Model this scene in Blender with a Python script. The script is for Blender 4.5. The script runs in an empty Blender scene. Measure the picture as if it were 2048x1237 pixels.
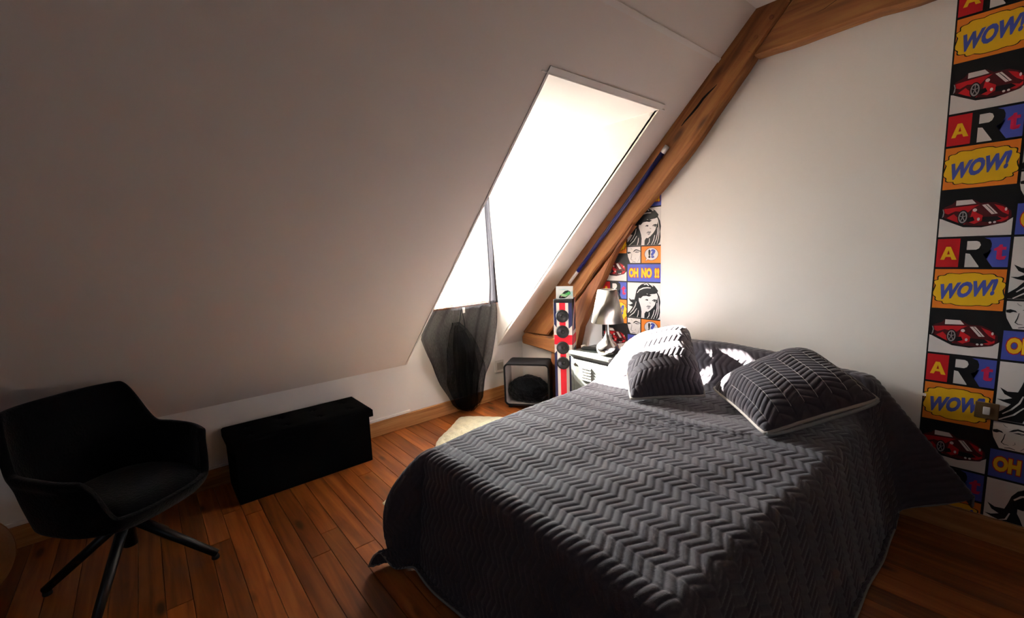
import bpy, bmesh, math, random
import numpy as np
from mathutils import Vector, Matrix
from mathutils.geometry import tessellate_polygon
S = bpy.context.scene
C = S.collection
PI = math.pi

# ------------------------------------------------------------------ camera
cam_d = bpy.data.cameras.new('camera'); cam = bpy.data.objects.new('camera', cam_d); C.objects.link(cam)
R = [(0.64717901, 0.76143448, -0.03710616), (0.07632316, -0.11314656, -0.99064253), (-0.75850781, 0.638291, -0.13134117)]
M = Matrix.Identity(4)
for i in range(3):
    M[i][0] = R[0][i]; M[i][1] = -R[1][i]; M[i][2] = -R[2][i]
M[2][3] = 1.5
cam.matrix_world = M
cam_d.sensor_width = 36; cam_d.lens = 876.916 / 2048 * 36; cam_d.clip_start = 0.05
S.camera = cam
# ------------------------------------------------------------------ view, world, sun
S.view_settings.view_transform = 'Standard'; S.view_settings.look = 'None'
S.view_settings.gamma = 1; S.view_settings.use_curve_mapping = False
S.view_settings.exposure = EXPOSURE = 1.5
S.cycles.use_denoising = True
S.cycles.max_bounces = 14; S.cycles.diffuse_bounces = 9; S.cycles.transparent_max_bounces = 16
S.cycles.sample_clamp_indirect = 8
W = bpy.data.worlds.new('world'); S.world = W; W.use_nodes = True
nt = W.node_tree; nt.nodes.clear()
wo = nt.nodes.new('ShaderNodeOutputWorld'); bg = nt.nodes.new('ShaderNodeBackground')
bg.inputs[0].default_value = (0.86, 0.93, 1.0, 1); bg.inputs[1].default_value = 27.0
wtc = nt.nodes.new('ShaderNodeTexCoord'); wsx = nt.nodes.new('ShaderNodeSeparateXYZ'); wr = nt.nodes.new('ShaderNodeValToRGB')
we = wr.color_ramp.elements; we[0].position = 0.0; we[0].color = (0.24, 0.23, 0.21, 1); we[1].position = 0.06; we[1].color = (0.88, 0.94, 1.0, 1)   # ground below the horizon, hazy sky above
nt.links.new(wtc.outputs['Generated'], wsx.inputs[0]); nt.links.new(wsx.outputs['Z'], wr.inputs[0]); nt.links.new(wr.outputs[0], bg.inputs[0])
nt.links.new(bg.outputs[0], wo.inputs[0])
def light(name, kind, loc, direction, energy, color, **kw):
    d = bpy.data.lights.new(name, kind); o = bpy.data.objects.new(name, d); C.objects.link(o)
    o.location = loc; o.rotation_euler = Vector(direction).to_track_quat('-Z', 'Y').to_euler()
    d.energy = energy; d.color = color
    for k, v in kw.items(): setattr(d, k, v)
    return o
SUN_AZ, SUN_EL = math.radians(8), math.radians(29.5)
light('sun', 'SUN', (-6, 2, 5), (math.cos(SUN_EL) * math.cos(SUN_AZ), math.cos(SUN_EL) * math.sin(SUN_AZ), -math.sin(SUN_EL)), 165, (1.0, 0.92, 0.86), angle=math.radians(0.7))
# sky portal in the dormer window opening
po = light('window_portal', 'AREA', (-3.6, 2.2, 1.6), (1, 0, 0), 1, (1, 1, 1), shape='RECTANGLE', size=1.2, size_y=0.86)
po.data.cycles.is_portal = True
# added fill light for an assumed window behind the camera; none is built
light('assumed_rear_fill', 'AREA', (1.2, -2.1, 1.6), (-0.9, 0.5, -0.15), 2.5, (0.72, 0.85, 1.0), shape='RECTANGLE', size=0.9, size_y=1.0)

# ------------------------------------------------------------------ helpers
def lin(h):
    h = h.lstrip('#'); c = [int(h[i:i + 2], 16) / 255 for i in (0, 2, 4)]
    return tuple(((x / 12.92) if x <= 0.04045 else ((x + 0.055) / 1.055) ** 2.4) for x in c) + (1,)
def mat(name, color, rough=0.6, metal=0.0, spec=0.5, noise=0.0, nscale=20, bump=0.0, bscale=60, sheen=0.0, stretch=None, emit=None):
    m = bpy.data.materials.new(name); m.use_nodes = True; t = m.node_tree
    b = t.nodes['Principled BSDF']; c = lin(color) if isinstance(color, str) else color
    b.inputs['Base Color'].default_value = c; b.inputs['Roughness'].default_value = rough
    b.inputs['Metallic'].default_value = metal; b.inputs['Specular IOR Level'].default_value = spec
    if sheen: b.inputs['Sheen Weight'].default_value = sheen; b.inputs['Sheen Roughness'].default_value = 0.4
    tc = t.nodes.new('ShaderNodeTexCoord'); vec = tc.outputs['Object']
    if stretch:
        mp = t.nodes.new('ShaderNodeMapping'); mp.inputs['Scale'].default_value = stretch
        t.links.new(vec, mp.inputs[0]); vec = mp.outputs[0]
    if noise:
        n = t.nodes.new('ShaderNodeTexNoise'); n.inputs['Scale'].default_value = nscale; n.inputs['Detail'].default_value = 5
        t.links.new(vec, n.inputs[0])
        r = t.nodes.new('ShaderNodeValToRGB'); e = r.color_ramp.elements
        e[0].position = 0.3; e[1].position = 0.7
        e[0].color = tuple(x * (1 - noise) for x in c[:3]) + (1,); e[1].color = tuple(min(1, x * (1 + noise)) for x in c[:3]) + (1,)
        t.links.new(n.outputs[0], r.inputs[0]); t.links.new(r.outputs[0], b.inputs['Base Color'])
    if bump:
        n2 = t.nodes.new('ShaderNodeTexNoise'); n2.inputs['Scale'].default_value = bscale; n2.inputs['Detail'].default_value = 4
        t.links.new(vec, n2.inputs[0])
        bp = t.nodes.new('ShaderNodeBump'); bp.inputs['Strength'].default_value = bump; bp.inputs['Distance'].default_value = 0.01
        t.links.new(n2.outputs[0], bp.inputs['Height']); t.links.new(bp.outputs[0], b.inputs['Normal'])
    return m
def wood_mat(name, cols, rot=(0, 0, 0), scale=(1.2, 22, 22), rough=0.45, rnd=0.25, knots=1.0, bump=0.25, spec=0.5):
    """grain runs along the mapped x axis; tone differs from piece to piece"""
    m = bpy.data.materials.new(name); m.use_nodes = True; t = m.node_tree; L = t.links
    b = t.nodes['Principled BSDF']; b.inputs['Roughness'].default_value = rough; b.inputs['Specular IOR Level'].default_value = spec
    tc = t.nodes.new('ShaderNodeTexCoord'); oi = t.nodes.new('ShaderNodeObjectInfo')
    mr = t.nodes.new('ShaderNodeMapping'); mr.inputs['Rotation'].default_value = rot
    L.new(tc.outputs['Object'], mr.inputs[0])
    off = t.nodes.new('ShaderNodeVectorMath'); off.operation = 'ADD'
    cx = t.nodes.new('ShaderNodeCombineXYZ')
    for k, f in ((0, 37.0), (1, 11.0), (2, 5.0)):
        mm = t.nodes.new('ShaderNodeMath'); mm.operation = 'MULTIPLY'; mm.inputs[1].default_value = f
        L.new(oi.outputs['Random'], mm.inputs[0]); L.new(mm.outputs[0], cx.inputs[k])
    L.new(mr.outputs[0], off.inputs[0]); L.new(cx.outputs[0], off.inputs[1])
    mp = t.nodes.new('ShaderNodeMapping'); mp.inputs['Scale'].default_value = scale
    L.new(off.outputs[0], mp.inputs[0])
    n = t.nodes.new('ShaderNodeTexNoise'); n.inputs['Scale'].default_value = 1.6; n.inputs['Detail'].default_value = 7; n.inputs['Distortion'].default_value = 0.8
    L.new(mp.outputs[0], n.inputs[0])
    r = t.nodes.new('ShaderNodeValToRGB'); e = r.color_ramp.elements
    e[0].position = 0.28; e[0].color = lin(cols[0]); e[1].position = 0.72; e[1].color = lin(cols[2])
    x = e.new(0.5); x.color = lin(cols[1])
    L.new(n.outputs[0], r.inputs[0])
    # knots
    kp = t.nodes.new('ShaderNodeMapping'); kp.inputs['Scale'].default_value = (2.2, 7.0, 7.0)
    L.new(off.outputs[0], kp.inputs[0])
    v = t.nodes.new('ShaderNodeTexVoronoi'); v.inputs['Scale'].default_value = 1.0; v.inputs['Randomness'].default_value = 1.0
    L.new(kp.outputs[0], v.inputs[0])
    kr = t.nodes.new('ShaderNodeValToRGB'); ke = kr.color_ramp.elements
    ke[0].position = 0.07; ke[0].color = (1, 1, 1, 1); ke[1].position = 0.17; ke[1].color = (0, 0, 0, 1)
    L.new(v.outputs['Distance'], kr.inputs[0])
    km = t.nodes.new('ShaderNodeMath'); km.operation = 'MULTIPLY'; km.inputs[1].default_value = 0.85 * knots
    L.new(kr.outputs[0], km.inputs[0])
    mx = t.nodes.new('ShaderNodeMix'); mx.data_type = 'RGBA'
    L.new(km.outputs[0], mx.inputs['Factor']); L.new(r.outputs[0], mx.inputs['A']); mx.inputs['B'].default_value = lin(cols[3])
    hs = t.nodes.new('ShaderNodeHueSaturation')
    vv = t.nodes.new('ShaderNodeMapRange'); vv.inputs['To Min'].default_value = 1 - rnd; vv.inputs['To Max'].default_value = 1 + rnd
    L.new(oi.outputs['Random'], vv.inputs['Value']); L.new(vv.outputs[0], hs.inputs['Value']); L.new(mx.outputs['Result'], hs.inputs['Color'])
    L.new(hs.outputs[0], b.inputs['Base Color'])
    bp = t.nodes.new('ShaderNodeBump'); bp.inputs['Strength'].default_value = bump; bp.inputs['Distance'].default_value = 0.003
    L.new(n.outputs[0], bp.inputs['Height']); L.new(bp.outputs[0], b.inputs['Normal'])
    return m
def add(name, me, m=None, parent=None, smooth=False, loc=None):
    o = bpy.data.objects.new(name, me); C.objects.link(o)
    if m is not None:
        for x in (m if isinstance(m, (list, tuple)) else [m]): me.materials.append(x)
    if smooth: me.polygons.foreach_set('use_smooth', [True] * len(me.polygons))
    if loc is not None: o.location = loc
    if parent is not None: o.parent = parent
    return o
def mesh(name, v, f):
    me = bpy.data.meshes.new(name); me.from_pydata([tuple(x) for x in v], [], [tuple(x) for x in f]); me.update(); return me
def bm_mesh(name, bm):
    bmesh.ops.recalc_face_normals(bm, faces=bm.faces)
    me = bpy.data.meshes.new(name); bm.to_mesh(me); bm.free(); return me
def bm_box(bm, lo, hi, bevel=0.0, mtx=None, seg=2):
    r = bmesh.ops.create_cube(bm, size=1)
    vs = r['verts']
    for v in vs: v.co = Vector([(lo[i] + hi[i]) / 2 + v.co[i] * (hi[i] - lo[i]) for i in range(3)])
    if bevel:
        es = list({e for v in vs for e in v.link_edges})
        r2 = bmesh.ops.bevel(bm, geom=es, offset=bevel, segments=seg, profile=0.5, affect='EDGES')
        vs = list({v for f in r2['faces'] for v in f.verts} | {v for v in vs if v.is_valid})
    if mtx is not None:
        for v in vs: v.co = mtx @ v.co
    return vs
def box(name, lo, hi, m, parent=None, bevel=0.0, mtx=None):
    bm = bmesh.new(); bm_box(bm, lo, hi, bevel, mtx)
    return add(name, bm_mesh(name, bm), m, parent)
def prism(name, pts, y0, y1, m, parent=None, axis='y', bevel=0.0):
    """extrude a polygon given in two axes along the third"""
    bm = bmesh.new()
    def P(p, t):
        return {'y': (p[0], t, p[1]), 'x': (t, p[0], p[1]), 'z': (p[0], p[1], t)}[axis]
    a = [bm.verts.new(P(p, y0)) for p in pts]; b = [bm.verts.new(P(p, y1)) for p in pts]
    bm.faces.new(a); bm.faces.new(b[::-1])
    n = len(pts)
    for i in range(n): bm.faces.new((a[i], b[i], b[(i + 1) % n], a[(i + 1) % n]))
    if bevel: bmesh.ops.bevel(bm, geom=bm.edges[:], offset=bevel, segments=1, affect='EDGES')
    return add(name, bm_mesh(name, bm), m, parent)
def lathe_mesh(name, prof, seg=48, cap=True):
    v = []; f = []
    for r, z in prof:
        for k in range(seg):
            a = 2 * PI * k / seg; v.append((r * math.cos(a), r * math.sin(a), z))
    for i in range(len(prof) - 1):
        for k in range(seg):
            k2 = (k + 1) % seg; f.append((i * seg + k, i * seg + k2, (i + 1) * seg + k2, (i + 1) * seg + k))
    if cap:
        f.append(tuple(range(seg))[::-1]); f.append(tuple(range((len(prof) - 1) * seg, len(prof) * seg)))
    return mesh(name, v, f)
def tube_mesh(name, pts, r, seg=10, closed=False, cap=True):
    P = np.array(pts, float); n = len(P); v = []; f = []
    up = None
    rr = r if hasattr(r, '__len__') else [r] * n
    for i in range(n):
        if closed: t = P[(i + 1) % n] - P[i - 1]
        else: t = P[min(i + 1, n - 1)] - P[max(i - 1, 0)]
        t = t / (np.linalg.norm(t) + 1e-12)
        if up is None: up = np.array([0, 0, 1.0]) if abs(t[2]) < 0.9 else np.array([1.0, 0, 0])
        s = np.cross(t, up); s /= np.linalg.norm(s) + 1e-12; u = np.cross(s, t); up = u
        for k in range(seg):
            a = 2 * PI * k / seg; v.append(P[i] + rr[i] * (math.cos(a) * s + math.sin(a) * u))
    m = n if closed else n - 1
    for i in range(m):
        j = (i + 1) % n
        for k in range(seg):
            k2 = (k + 1) % seg; f.append((i * seg + k, i * seg + k2, j * seg + k2, j * seg + k))
    if cap and not closed:
        f.append(tuple(range(seg))[::-1]); f.append(tuple(range((n - 1) * seg, n * seg)))
    return mesh(name, v, f)
def tube(name, pts, r, m, parent=None, seg=10, closed=False):
    return add(name, tube_mesh(name, pts, r, seg, closed), m, parent, smooth=True)
def grid_mesh(name, P, wrap=False):
    """P: array (n, m, 3)"""
    n, m = P.shape[:2]
    me = bpy.data.meshes.new(name)
    idx = np.arange(n * m).reshape(n, m)
    if wrap:
        j2 = np.roll(idx, -1, 1); q = np.stack([idx[:-1], idx[1:], j2[1:], j2[:-1]], -1).reshape(-1, 4)
    else:
        q = np.stack([idx[:-1, :-1], idx[1:, :-1], idx[1:, 1:], idx[:-1, 1:]], -1).reshape(-1, 4)
    me.vertices.add(n * m); me.vertices.foreach_set('co', P.reshape(-1).astype(np.float32))
    k = len(q); me.loops.add(4 * k); me.loops.foreach_set('vertex_index', q.reshape(-1).astype(np.int32))
    me.polygons.add(k); me.polygons.foreach_set('loop_start', np.arange(0, 4 * k, 4, dtype=np.int32))
    me.update(calc_edges=True); me.validate(); return me
def tag(o, label, cat, group=None):
    o['label'] = label; o['category'] = cat
    if group: o['group'] = group
    return o
def thing(name, label, cat, loc=(0, 0, 0), rz=0, group=None):
    o = bpy.data.objects.new(name, None); C.objects.link(o); o.location = loc; o.rotation_euler = (0, 0, rz)
    o.empty_display_size = 0.05
    return tag(o, label, cat, group)
def struct(o):
    o['kind'] = 'structure'; return o
def smoothstep(a, b, x):
    t = np.clip((np.asarray(x, float) - a) / (b - a), 0, 1); return t * t * (3 - 2 * t)

# ------------------------------------------------------------------ materials
M_PLASTER = mat('white_wall_paint', '#ece7e1', 0.75, spec=0.25, bump=0.05, bscale=180)
M_SLOPE = mat('white_ceiling_paint', '#ebe1d8', 0.8, spec=0.2, bump=0.05, bscale=180)
M_DIM = mat('dark_unseen_wall', '#5e4a3b', 0.7)  # unseen walls, made dark brown to cut fill light on the foreground
M_TRIM = mat('white_trim_paint', '#ebe5df', 0.5, spec=0.4)
M_FLOOR = wood_mat('pine_plank', ['#663412', '#87481c', '#9e5c28', '#240e05'], scale=(1.1, 16, 16), rough=0.38, rnd=0.36, knots=1.0, spec=0.35)
M_OAK = wood_mat('oak_skirting', ['#9a6432', '#b47c44', '#c79459', '#6b3f1b'], rot=(0, 0, PI / 2), scale=(1.4, 18, 30), rough=0.5, rnd=0.08, knots=0.3)
M_OAKX = wood_mat('oak_skirting_long', ['#9a6432', '#b47c44', '#c79459', '#6b3f1b'], scale=(1.4, 30, 18), rough=0.5, rnd=0.08, knots=0.3)
BC = ['#70421a', '#90592a', '#a6703a', '#3a1c0c']
M_BEAM = wood_mat('old_beam', BC, rot=(0, math.radians(47), 0), scale=(1.3, 14, 16), rough=0.7, rnd=0.06, knots=0.8, bump=0.6)
M_BEAMH = wood_mat('old_collar_beam', BC, rot=(0, 0, 0), scale=(1.3, 14, 16), rough=0.7, rnd=0.06, knots=0.8, bump=0.6)
M_BEAML = wood_mat('old_brace', ['#5f2f14', '#83491f', '#98602f', '#34180a'], rot=(0, math.radians(68), 0), scale=(1.3, 14, 16), rough=0.7, rnd=0.06, knots=0.7, bump=0.6)
M_CRACK = mat('timber_crack', '#140a05', 0.95)
M_BLACK = mat('black_velvet', '#08080a', 0.95, spec=0.12, sheen=0.12, bump=0.35, bscale=90, noise=0.3, nscale=30)
M_BLACKF = mat('black_linen', '#0a0a0b', 1.0, spec=0.05, bump=0.2, bscale=300)
M_BLKMET = mat('black_powder_coat', '#101114', 0.45, spec=0.5)
M_QUILT = mat('charcoal_quilt', '#464047', 0.72, spec=0.25, sheen=0.25, bump=0.25, bscale=420, noise=0.06, nscale=60)
M_HEM = mat('pale_grey_piping', '#7e7c7b', 0.8)
M_PIPE = mat('off_white_piping', '#a9a19b', 0.75)
M_BACKF = mat('light_grey_pillow_back', '#8c8f90', 0.85, bump=0.3, bscale=60)
M_STITCH = mat('white_stitch', '#c0b8b4', 0.8)
M_BRUSHED = mat('brushed_steel', '#96928a', 0.34, metal=0.95, bump=0.05, bscale=40, stretch=(30, 30, 0.5))
M_SATIN = mat('satin_nickel', '#c4c0ba', 0.2, metal=1.0)
M_LOCKER = mat('worn_grey_metal', '#5c5f5a', 0.36, metal=0.5, noise=0.3, nscale=9, bump=0.08, bscale=30)
M_LOCKD = mat('dark_gap', '#0b0c0d', 0.7)
M_CREAM = mat('cream_sheepskin', '#cfc7a8', 0.95, sheen=0.4, noise=0.12, nscale=25, bump=0.8, bscale=70)
M_TAN = mat('tan_leather', '#8a5a2c', 0.6, noise=0.15, nscale=14, bump=0.15, bscale=50)
M_FUR = mat('black_fur', '#07090b', 1.0, spec=0.1, sheen=0.2, bump=0.9, bscale=60)
M_GREYIN = mat('pale_lining', '#a7a09a', 0.7)
M_SOCKET = mat('white_plastic', '#d8d2cc', 0.4)
M_BRONZE = mat('brushed_bronze', '#7d6444', 0.4, metal=0.6)
M_NAVY = mat('navy_foil', '#161a5c', 0.3, spec=0.5)
def sheer(name, col, transp, rough=0.9):
    m = bpy.data.materials.new(name); m.use_nodes = True; t = m.node_tree; t.nodes.clear(); L = t.links
    o = t.nodes.new('ShaderNodeOutputMaterial'); tr = t.nodes.new('ShaderNodeBsdfTransparent')
    d = t.nodes.new('ShaderNodeBsdfDiffuse'); tl = t.nodes.new('ShaderNodeBsdfTranslucent')
    d.inputs[0].default_value = lin(col); tl.inputs[0].default_value = lin(col)
    a = t.nodes.new('ShaderNodeMixShader'); a.inputs[0].default_value = 0.4
    L.new(d.outputs[0], a.inputs[1]); L.new(tl.outputs[0], a.inputs[2])
    # fine woven threads change how much shows through
    tc = t.nodes.new('ShaderNodeTexCoord'); n = t.nodes.new('ShaderNodeTexNoise'); n.inputs['Scale'].default_value = 180
    mp = t.nodes.new('ShaderNodeMapping'); mp.inputs['Scale'].default_value = (1, 1, 0.2)
    L.new(tc.outputs['Object'], mp.inputs[0]); L.new(mp.outputs[0], n.inputs[0])
    mr = t.nodes.new('ShaderNodeMapRange'); mr.inputs['From Min'].default_value = 0.3; mr.inputs['From Max'].default_value = 0.7
    mr.inputs['To Min'].default_value = transp * 1.25; mr.inputs['To Max'].default_value = transp * 0.75
    L.new(n.outputs[0], mr.inputs[0])
    lw = t.nodes.new('ShaderNodeLayerWeight'); lw.inputs[0].default_value = 0.5
    sb_ = t.nodes.new('ShaderNodeMath'); sb_.operation = 'SUBTRACT'; sb_.inputs[0].default_value = 1.0; L.new(lw.outputs['Facing'], sb_.inputs[1])
    pw = t.nodes.new('ShaderNodeMath'); pw.operation = 'POWER'; pw.inputs[1].default_value = 0.7; L.new(sb_.outputs[0], pw.inputs[0])
    ml = t.nodes.new('ShaderNodeMath'); ml.operation = 'MULTIPLY'; L.new(mr.outputs[0], ml.inputs[0]); L.new(pw.outputs[0], ml.inputs[1])
    b = t.nodes.new('ShaderNodeMixShader'); L.new(ml.outputs[0], b.inputs[0])
    L.new(a.outputs[0], b.inputs[1]); L.new(tr.outputs[0], b.inputs[2]); L.new(b.outputs[0], o.inputs[0])
    return m
M_VOILE = sheer('black_voile', '#100f10', 0.22)
M_VOILE3 = sheer('black_voile_gathered', '#100f10', 0.6)
M_NET = sheer('white_net', '#e8e0dc', 0.015)
gm = bpy.data.materials.new('window_glass'); gm.use_nodes = True; t = gm.node_tree; t.nodes.clear()
go = t.nodes.new('ShaderNodeOutputMaterial'); gt = t.nodes.new('ShaderNodeBsdfTransparent'); gg = t.nodes.new('ShaderNodeBsdfGlossy')
gg.inputs['Roughness'].default_value = 0.02; gt.inputs[0].default_value = (0.95, 0.97, 0.96, 1)
gx = t.nodes.new('ShaderNodeMixShader'); gx.inputs[0].default_value = 0.06
t.links.new(gt.outputs[0], gx.inputs[1]); t.links.new(gg.outputs[0], gx.inputs[2]); t.links.new(gx.outputs[0], go.inputs[0])
M_GLASS = gm

# ================================================================== THE ROOM
KX, HY = -3.456, 3.03           # knee wall plane, headboard wall plane
KZ = 0.545; TA = 1.0105         # top of knee wall, slope of the roof (rise per metre)
CZ = 2.862; XC = KX + (CZ - KZ) / TA      # flat ceiling height, where the slope meets it
YF, XR = -2.3, 1.9              # wall behind the camera, wall on the right
DY0, DY1, DZ = 1.68, 2.697, 2.376         # dormer opening
DX = KX + (DZ - KZ) / TA
def sl(x): return KZ + (x - KX) * TA
# floor: base with every plank on it
floor = struct(box('floor', (KX - 0.1, YF - 0.1, -0.06), (XR + 0.1, HY + 0.1, -0.016), mat('subfloor', '#1a0e07', 0.9)))
random.seed(4)
edges = [HY + 0.02]
fixed = [2.93, 2.83, 2.72, 2.61, 2.50, 2.39, 2.28, 2.17, 2.06, 1.95, 1.84, 1.735, 1.62, 1.51, 1.40, 1.295, 1.19, 1.09, 0.99, 0.905, 0.80, 0.69, 0.595, 0.50, 0.41, 0.315]
edges += fixed
y = 0.315
while y > YF: y -= random.uniform(0.092, 0.118); edges.append(y)
def plank_mesh(w, l):
    bm = bmesh.new(); g = 0.0009
    vs = [(g, g), (l - g, g), (l - g, w - g), (g, w - g)]; c = 0.0014
    ti = [(g + c, g + c), (l - g - c, g + c), (l - g - c, w - g - c), (g + c, w - g - c)]
    a = [bm.verts.new((p[0], p[1], -0.015)) for p in vs]; b = [bm.verts.new((p[0], p[1], -0.0014)) for p in vs]; d = [bm.verts.new((p[0], p[1], 0)) for p in ti]
    bm.faces.new(d)
    for i in range(4):
        j = (i + 1) % 4; bm.faces.new((a[i], a[j], b[j], b[i])); bm.faces.new((b[i], b[j], d[j], d[i]))
    me = bm_mesh('plank', bm); me.materials.append(M_FLOOR); return me
for i in range(len(edges) - 1):
    y1, y0 = edges[i], edges[i + 1]
    x = KX - 0.01 - random.uniform(0, 1.2)
    while x < XR:
        l = random.uniform(1.3, 2.6); xa, xb = max(x, KX - 0.01), min(x + l, XR)
        if xb - xa > 0.12:
            o = add('plank', plank_mesh(y1 - y0, xb - xa), None, floor, loc=(xa, y0, random.uniform(-0.0006, 0)))
        x += l
# walls
wl = bmesh.new()
bm_box(wl, (KX - 0.25, YF - 0.1, 0), (KX, DY0, KZ + 0.02)); bm_box(wl, (KX - 0.25, DY1, 0), (KX, HY + 0.2, KZ + 0.02))
WY0, WY1, WZ0, WZ1 = 1.78, 2.655, 1.0, 2.27       # window opening
bm_box(wl, (KX - 0.25, DY0 - 0.0, 0), (KX, DY1, WZ0)); bm_box(wl, (KX - 0.25, DY0 - 0.05, WZ0), (KX, WY0, DZ + 0.1))
bm_box(wl, (KX - 0.25, WY1, WZ0), (KX, DY1 + 0.05, DZ + 0.1)); bm_box(wl, (KX - 0.25, WY0, WZ1), (KX, WY1, DZ + 0.1))
struct(add('wall_left', bm_mesh('wall_left', wl), M_PLASTER))
struct(box('wall_back', (KX - 0.3, HY, 0), (XR + 0.1, HY + 0.15, 3.05), M_PLASTER))
struct(box('wall_right', (XR, YF - 0.1, 0), (XR + 0.12, HY + 0.1, 3.05), M_DIM))
struct(box('wall_front', (KX - 0.3, YF - 0.12, 0), (XR + 0.1, YF, 3.05), M_DIM))
# dormer cheeks and its small flat ceiling
th = 0.1
for nm, ya, yb in (('wall_dormer_left', DY0 - th, DY0), ('wall_dormer_right', DY1, DY1 + th)):
    struct(prism(nm, [(KX - 0.2, KZ - 0.02), (KX + 0.0, KZ + 0.03), (DX - 0.015, DZ - 0.0), (DX - 0.1, DZ + 0.1), (KX - 0.2, DZ + 0.1)], ya, yb, M_PLASTER))
struct(box('ceiling_dormer', (KX - 0.2, DY0 - 0.05, DZ), (DX + 0.01, DY1 + 0.05, DZ + 0.1), M_PLASTER))
# sloped ceiling with the dormer cut out of it, and the flat part
cb = bmesh.new()
def slab(bm, xa, xb, ya, yb, t=0.025, lift=0.12):
    pts = [(xa, sl(xa)), (xb, sl(xb)), (xb - t * 0.72, sl(xb) + t * 0.72), (xa - t * 0.72, sl(xa) + t * 0.72)]
    a = [bm.verts.new((p[0], ya, p[1])) for p in pts]; b = [bm.verts.new((p[0], yb, p[1])) for p in pts]
    bm.faces.new(a); bm.faces.new(b[::-1])
    for i in range(4): j = (i + 1) % 4; bm.faces.new((a[i], b[i], b[j], a[j]))
slab(cb, KX - 0.03, XC + 0.03, YF - 0.05, DY0); slab(cb, KX - 0.03, XC + 0.03, DY1, HY + 0.05); slab(cb, DX, XC + 0.03, DY0, DY1)
bm_box(cb, (XC, YF - 0.1, CZ), (XR + 0.1, HY + 0.1, CZ + 0.08))
struct(add('ceiling', bm_mesh('ceiling', cb), M_SLOPE))
# roof behind the lining keeps daylight out
rb = bmesh.new()
def slab2(bm, xa, xb, ya, yb, off):
    pts = [(xa - off, sl(xa) + off), (xb - off, sl(xb) + off), (xb - off - 0.08, sl(xb) + off + 0.08), (xa - off - 0.08, sl(xa) + off + 0.08)]
    a = [bm.verts.new((p[0], ya, p[1])) for p in pts]; b = [bm.verts.new((p[0], yb, p[1])) for p in pts]
    bm.faces.new(a); bm.faces.new(b[::-1])
    for i in range(4): j = (i + 1) % 4; bm.faces.new((a[i], b[i], b[j], a[j]))
slab2(rb, KX - 0.2, XC + 0.3, YF - 0.2, DY0 - 0.02, 0.03); slab2(rb, KX - 0.2, XC + 0.3, DY1 + 0.02, HY + 0.2, 0.03); slab2(rb, DX + 0.02, XC + 0.3, DY0 - 0.05, DY1 + 0.05, 0.06)
struct(add('roof', bm_mesh('roof', rb), mat('roof_underlay', '#5a4a40', 0.9)))
# batten over the board joint, bead along the top of the dormer opening, panel edge on the knee wall
def sloped_strip(name, x0, x1, ya, yb, t, m):
    n = Vector((TA, 0, -1)).normalized() * t
    pts = [(x0, sl(x0)), (x1, sl(x1)), (x1 + n.x, sl(x1) + n.z), (x0 + n.x, sl(x0) + n.z)]
    return struct(prism(name, pts, ya, yb, m))
sloped_strip('trim_1', -1.386, -1.366, YF, 2.962, 0.006, M_TRIM)
sloped_strip('trim_2', DX, DX + 0.028, DY0 - 0.014, DY1 + 0.02, 0.006, M_TRIM)
sloped_strip('trim_3', KX + 0.012, DX + 0.028, DY0 - 0.014, DY0 + 0.0, 0.005, M_TRIM)
struct(box('trim_4', (KX, YF, 0.125), (KX + 0.010, DY0 - 0.002, KZ + 0.008), M_PLASTER))
struct(box('trim_5', (KX + 0.002, YF, 0.125), (KX + 0.022, DY0 - 0.0, 0.148), M_TRIM, bevel=0.004))
# skirting boards
def skirting(name, lo, hi, m):
    return struct(box(name, lo, hi, m, bevel=0.003))
skirting('baseboard_left', (KX, YF, 0), (KX + 0.022, HY, 0.122), M_OAK)
skirting('baseboard_back', (KX + 0.022, HY - 0.022, 0), (XR, HY, 0.126), M_OAKX)
skirting('baseboard_right', (XR - 0.022, YF, 0), (XR, HY - 0.022, 0.126), M_OAK)
# window
wn = struct(thing('window_1', '', ''))
for k in ('label', 'category'): del wn[k]
def wbox(nm, lo, hi, m=M_TRIM, bev=0.003): return box(nm, lo, hi, m, wn, bevel=bev)
fx0, fx1 = KX - 0.09, KX - 0.035; fw = 0.03
wbox('window_frame', (fx0, WY0, WZ0), (fx1, WY0 + fw, WZ1)); wbox('window_frame', (fx0, WY1 - fw, WZ0), (fx1, WY1, WZ1))
wbox('window_frame', (fx0, WY0 + fw, WZ0), (fx1, WY1 - fw, WZ0 + fw)); wbox('window_frame', (fx0, WY0 + fw, WZ1 - fw), (fx1, WY1 - fw, WZ1))
wbox('window_mullion', (fx0, 2.07, WZ0 + fw), (fx1, 2.10, WZ1 - fw))
for ya, yb in ((WY0 + fw, 2.07), (2.10, WY1 - fw)):
    wbox('pane', (KX - 0.065, ya, WZ0 + fw), (KX - 0.060, yb, WZ1 - fw), M_GLASS, 0)
wbox('window_sill', (KX - 0.035, DY0 + 0.03, WZ0 - 0.012), (KX + 0.035, DY1 - 0.008, WZ0 + 0.008), wood_mat('sill_wood', ['#b0704e', '#c78a66', '#d39c7a', '#8a5232'], rot=(0, 0, PI / 2), rnd=0.05, knots=0.2), 0.004)

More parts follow.
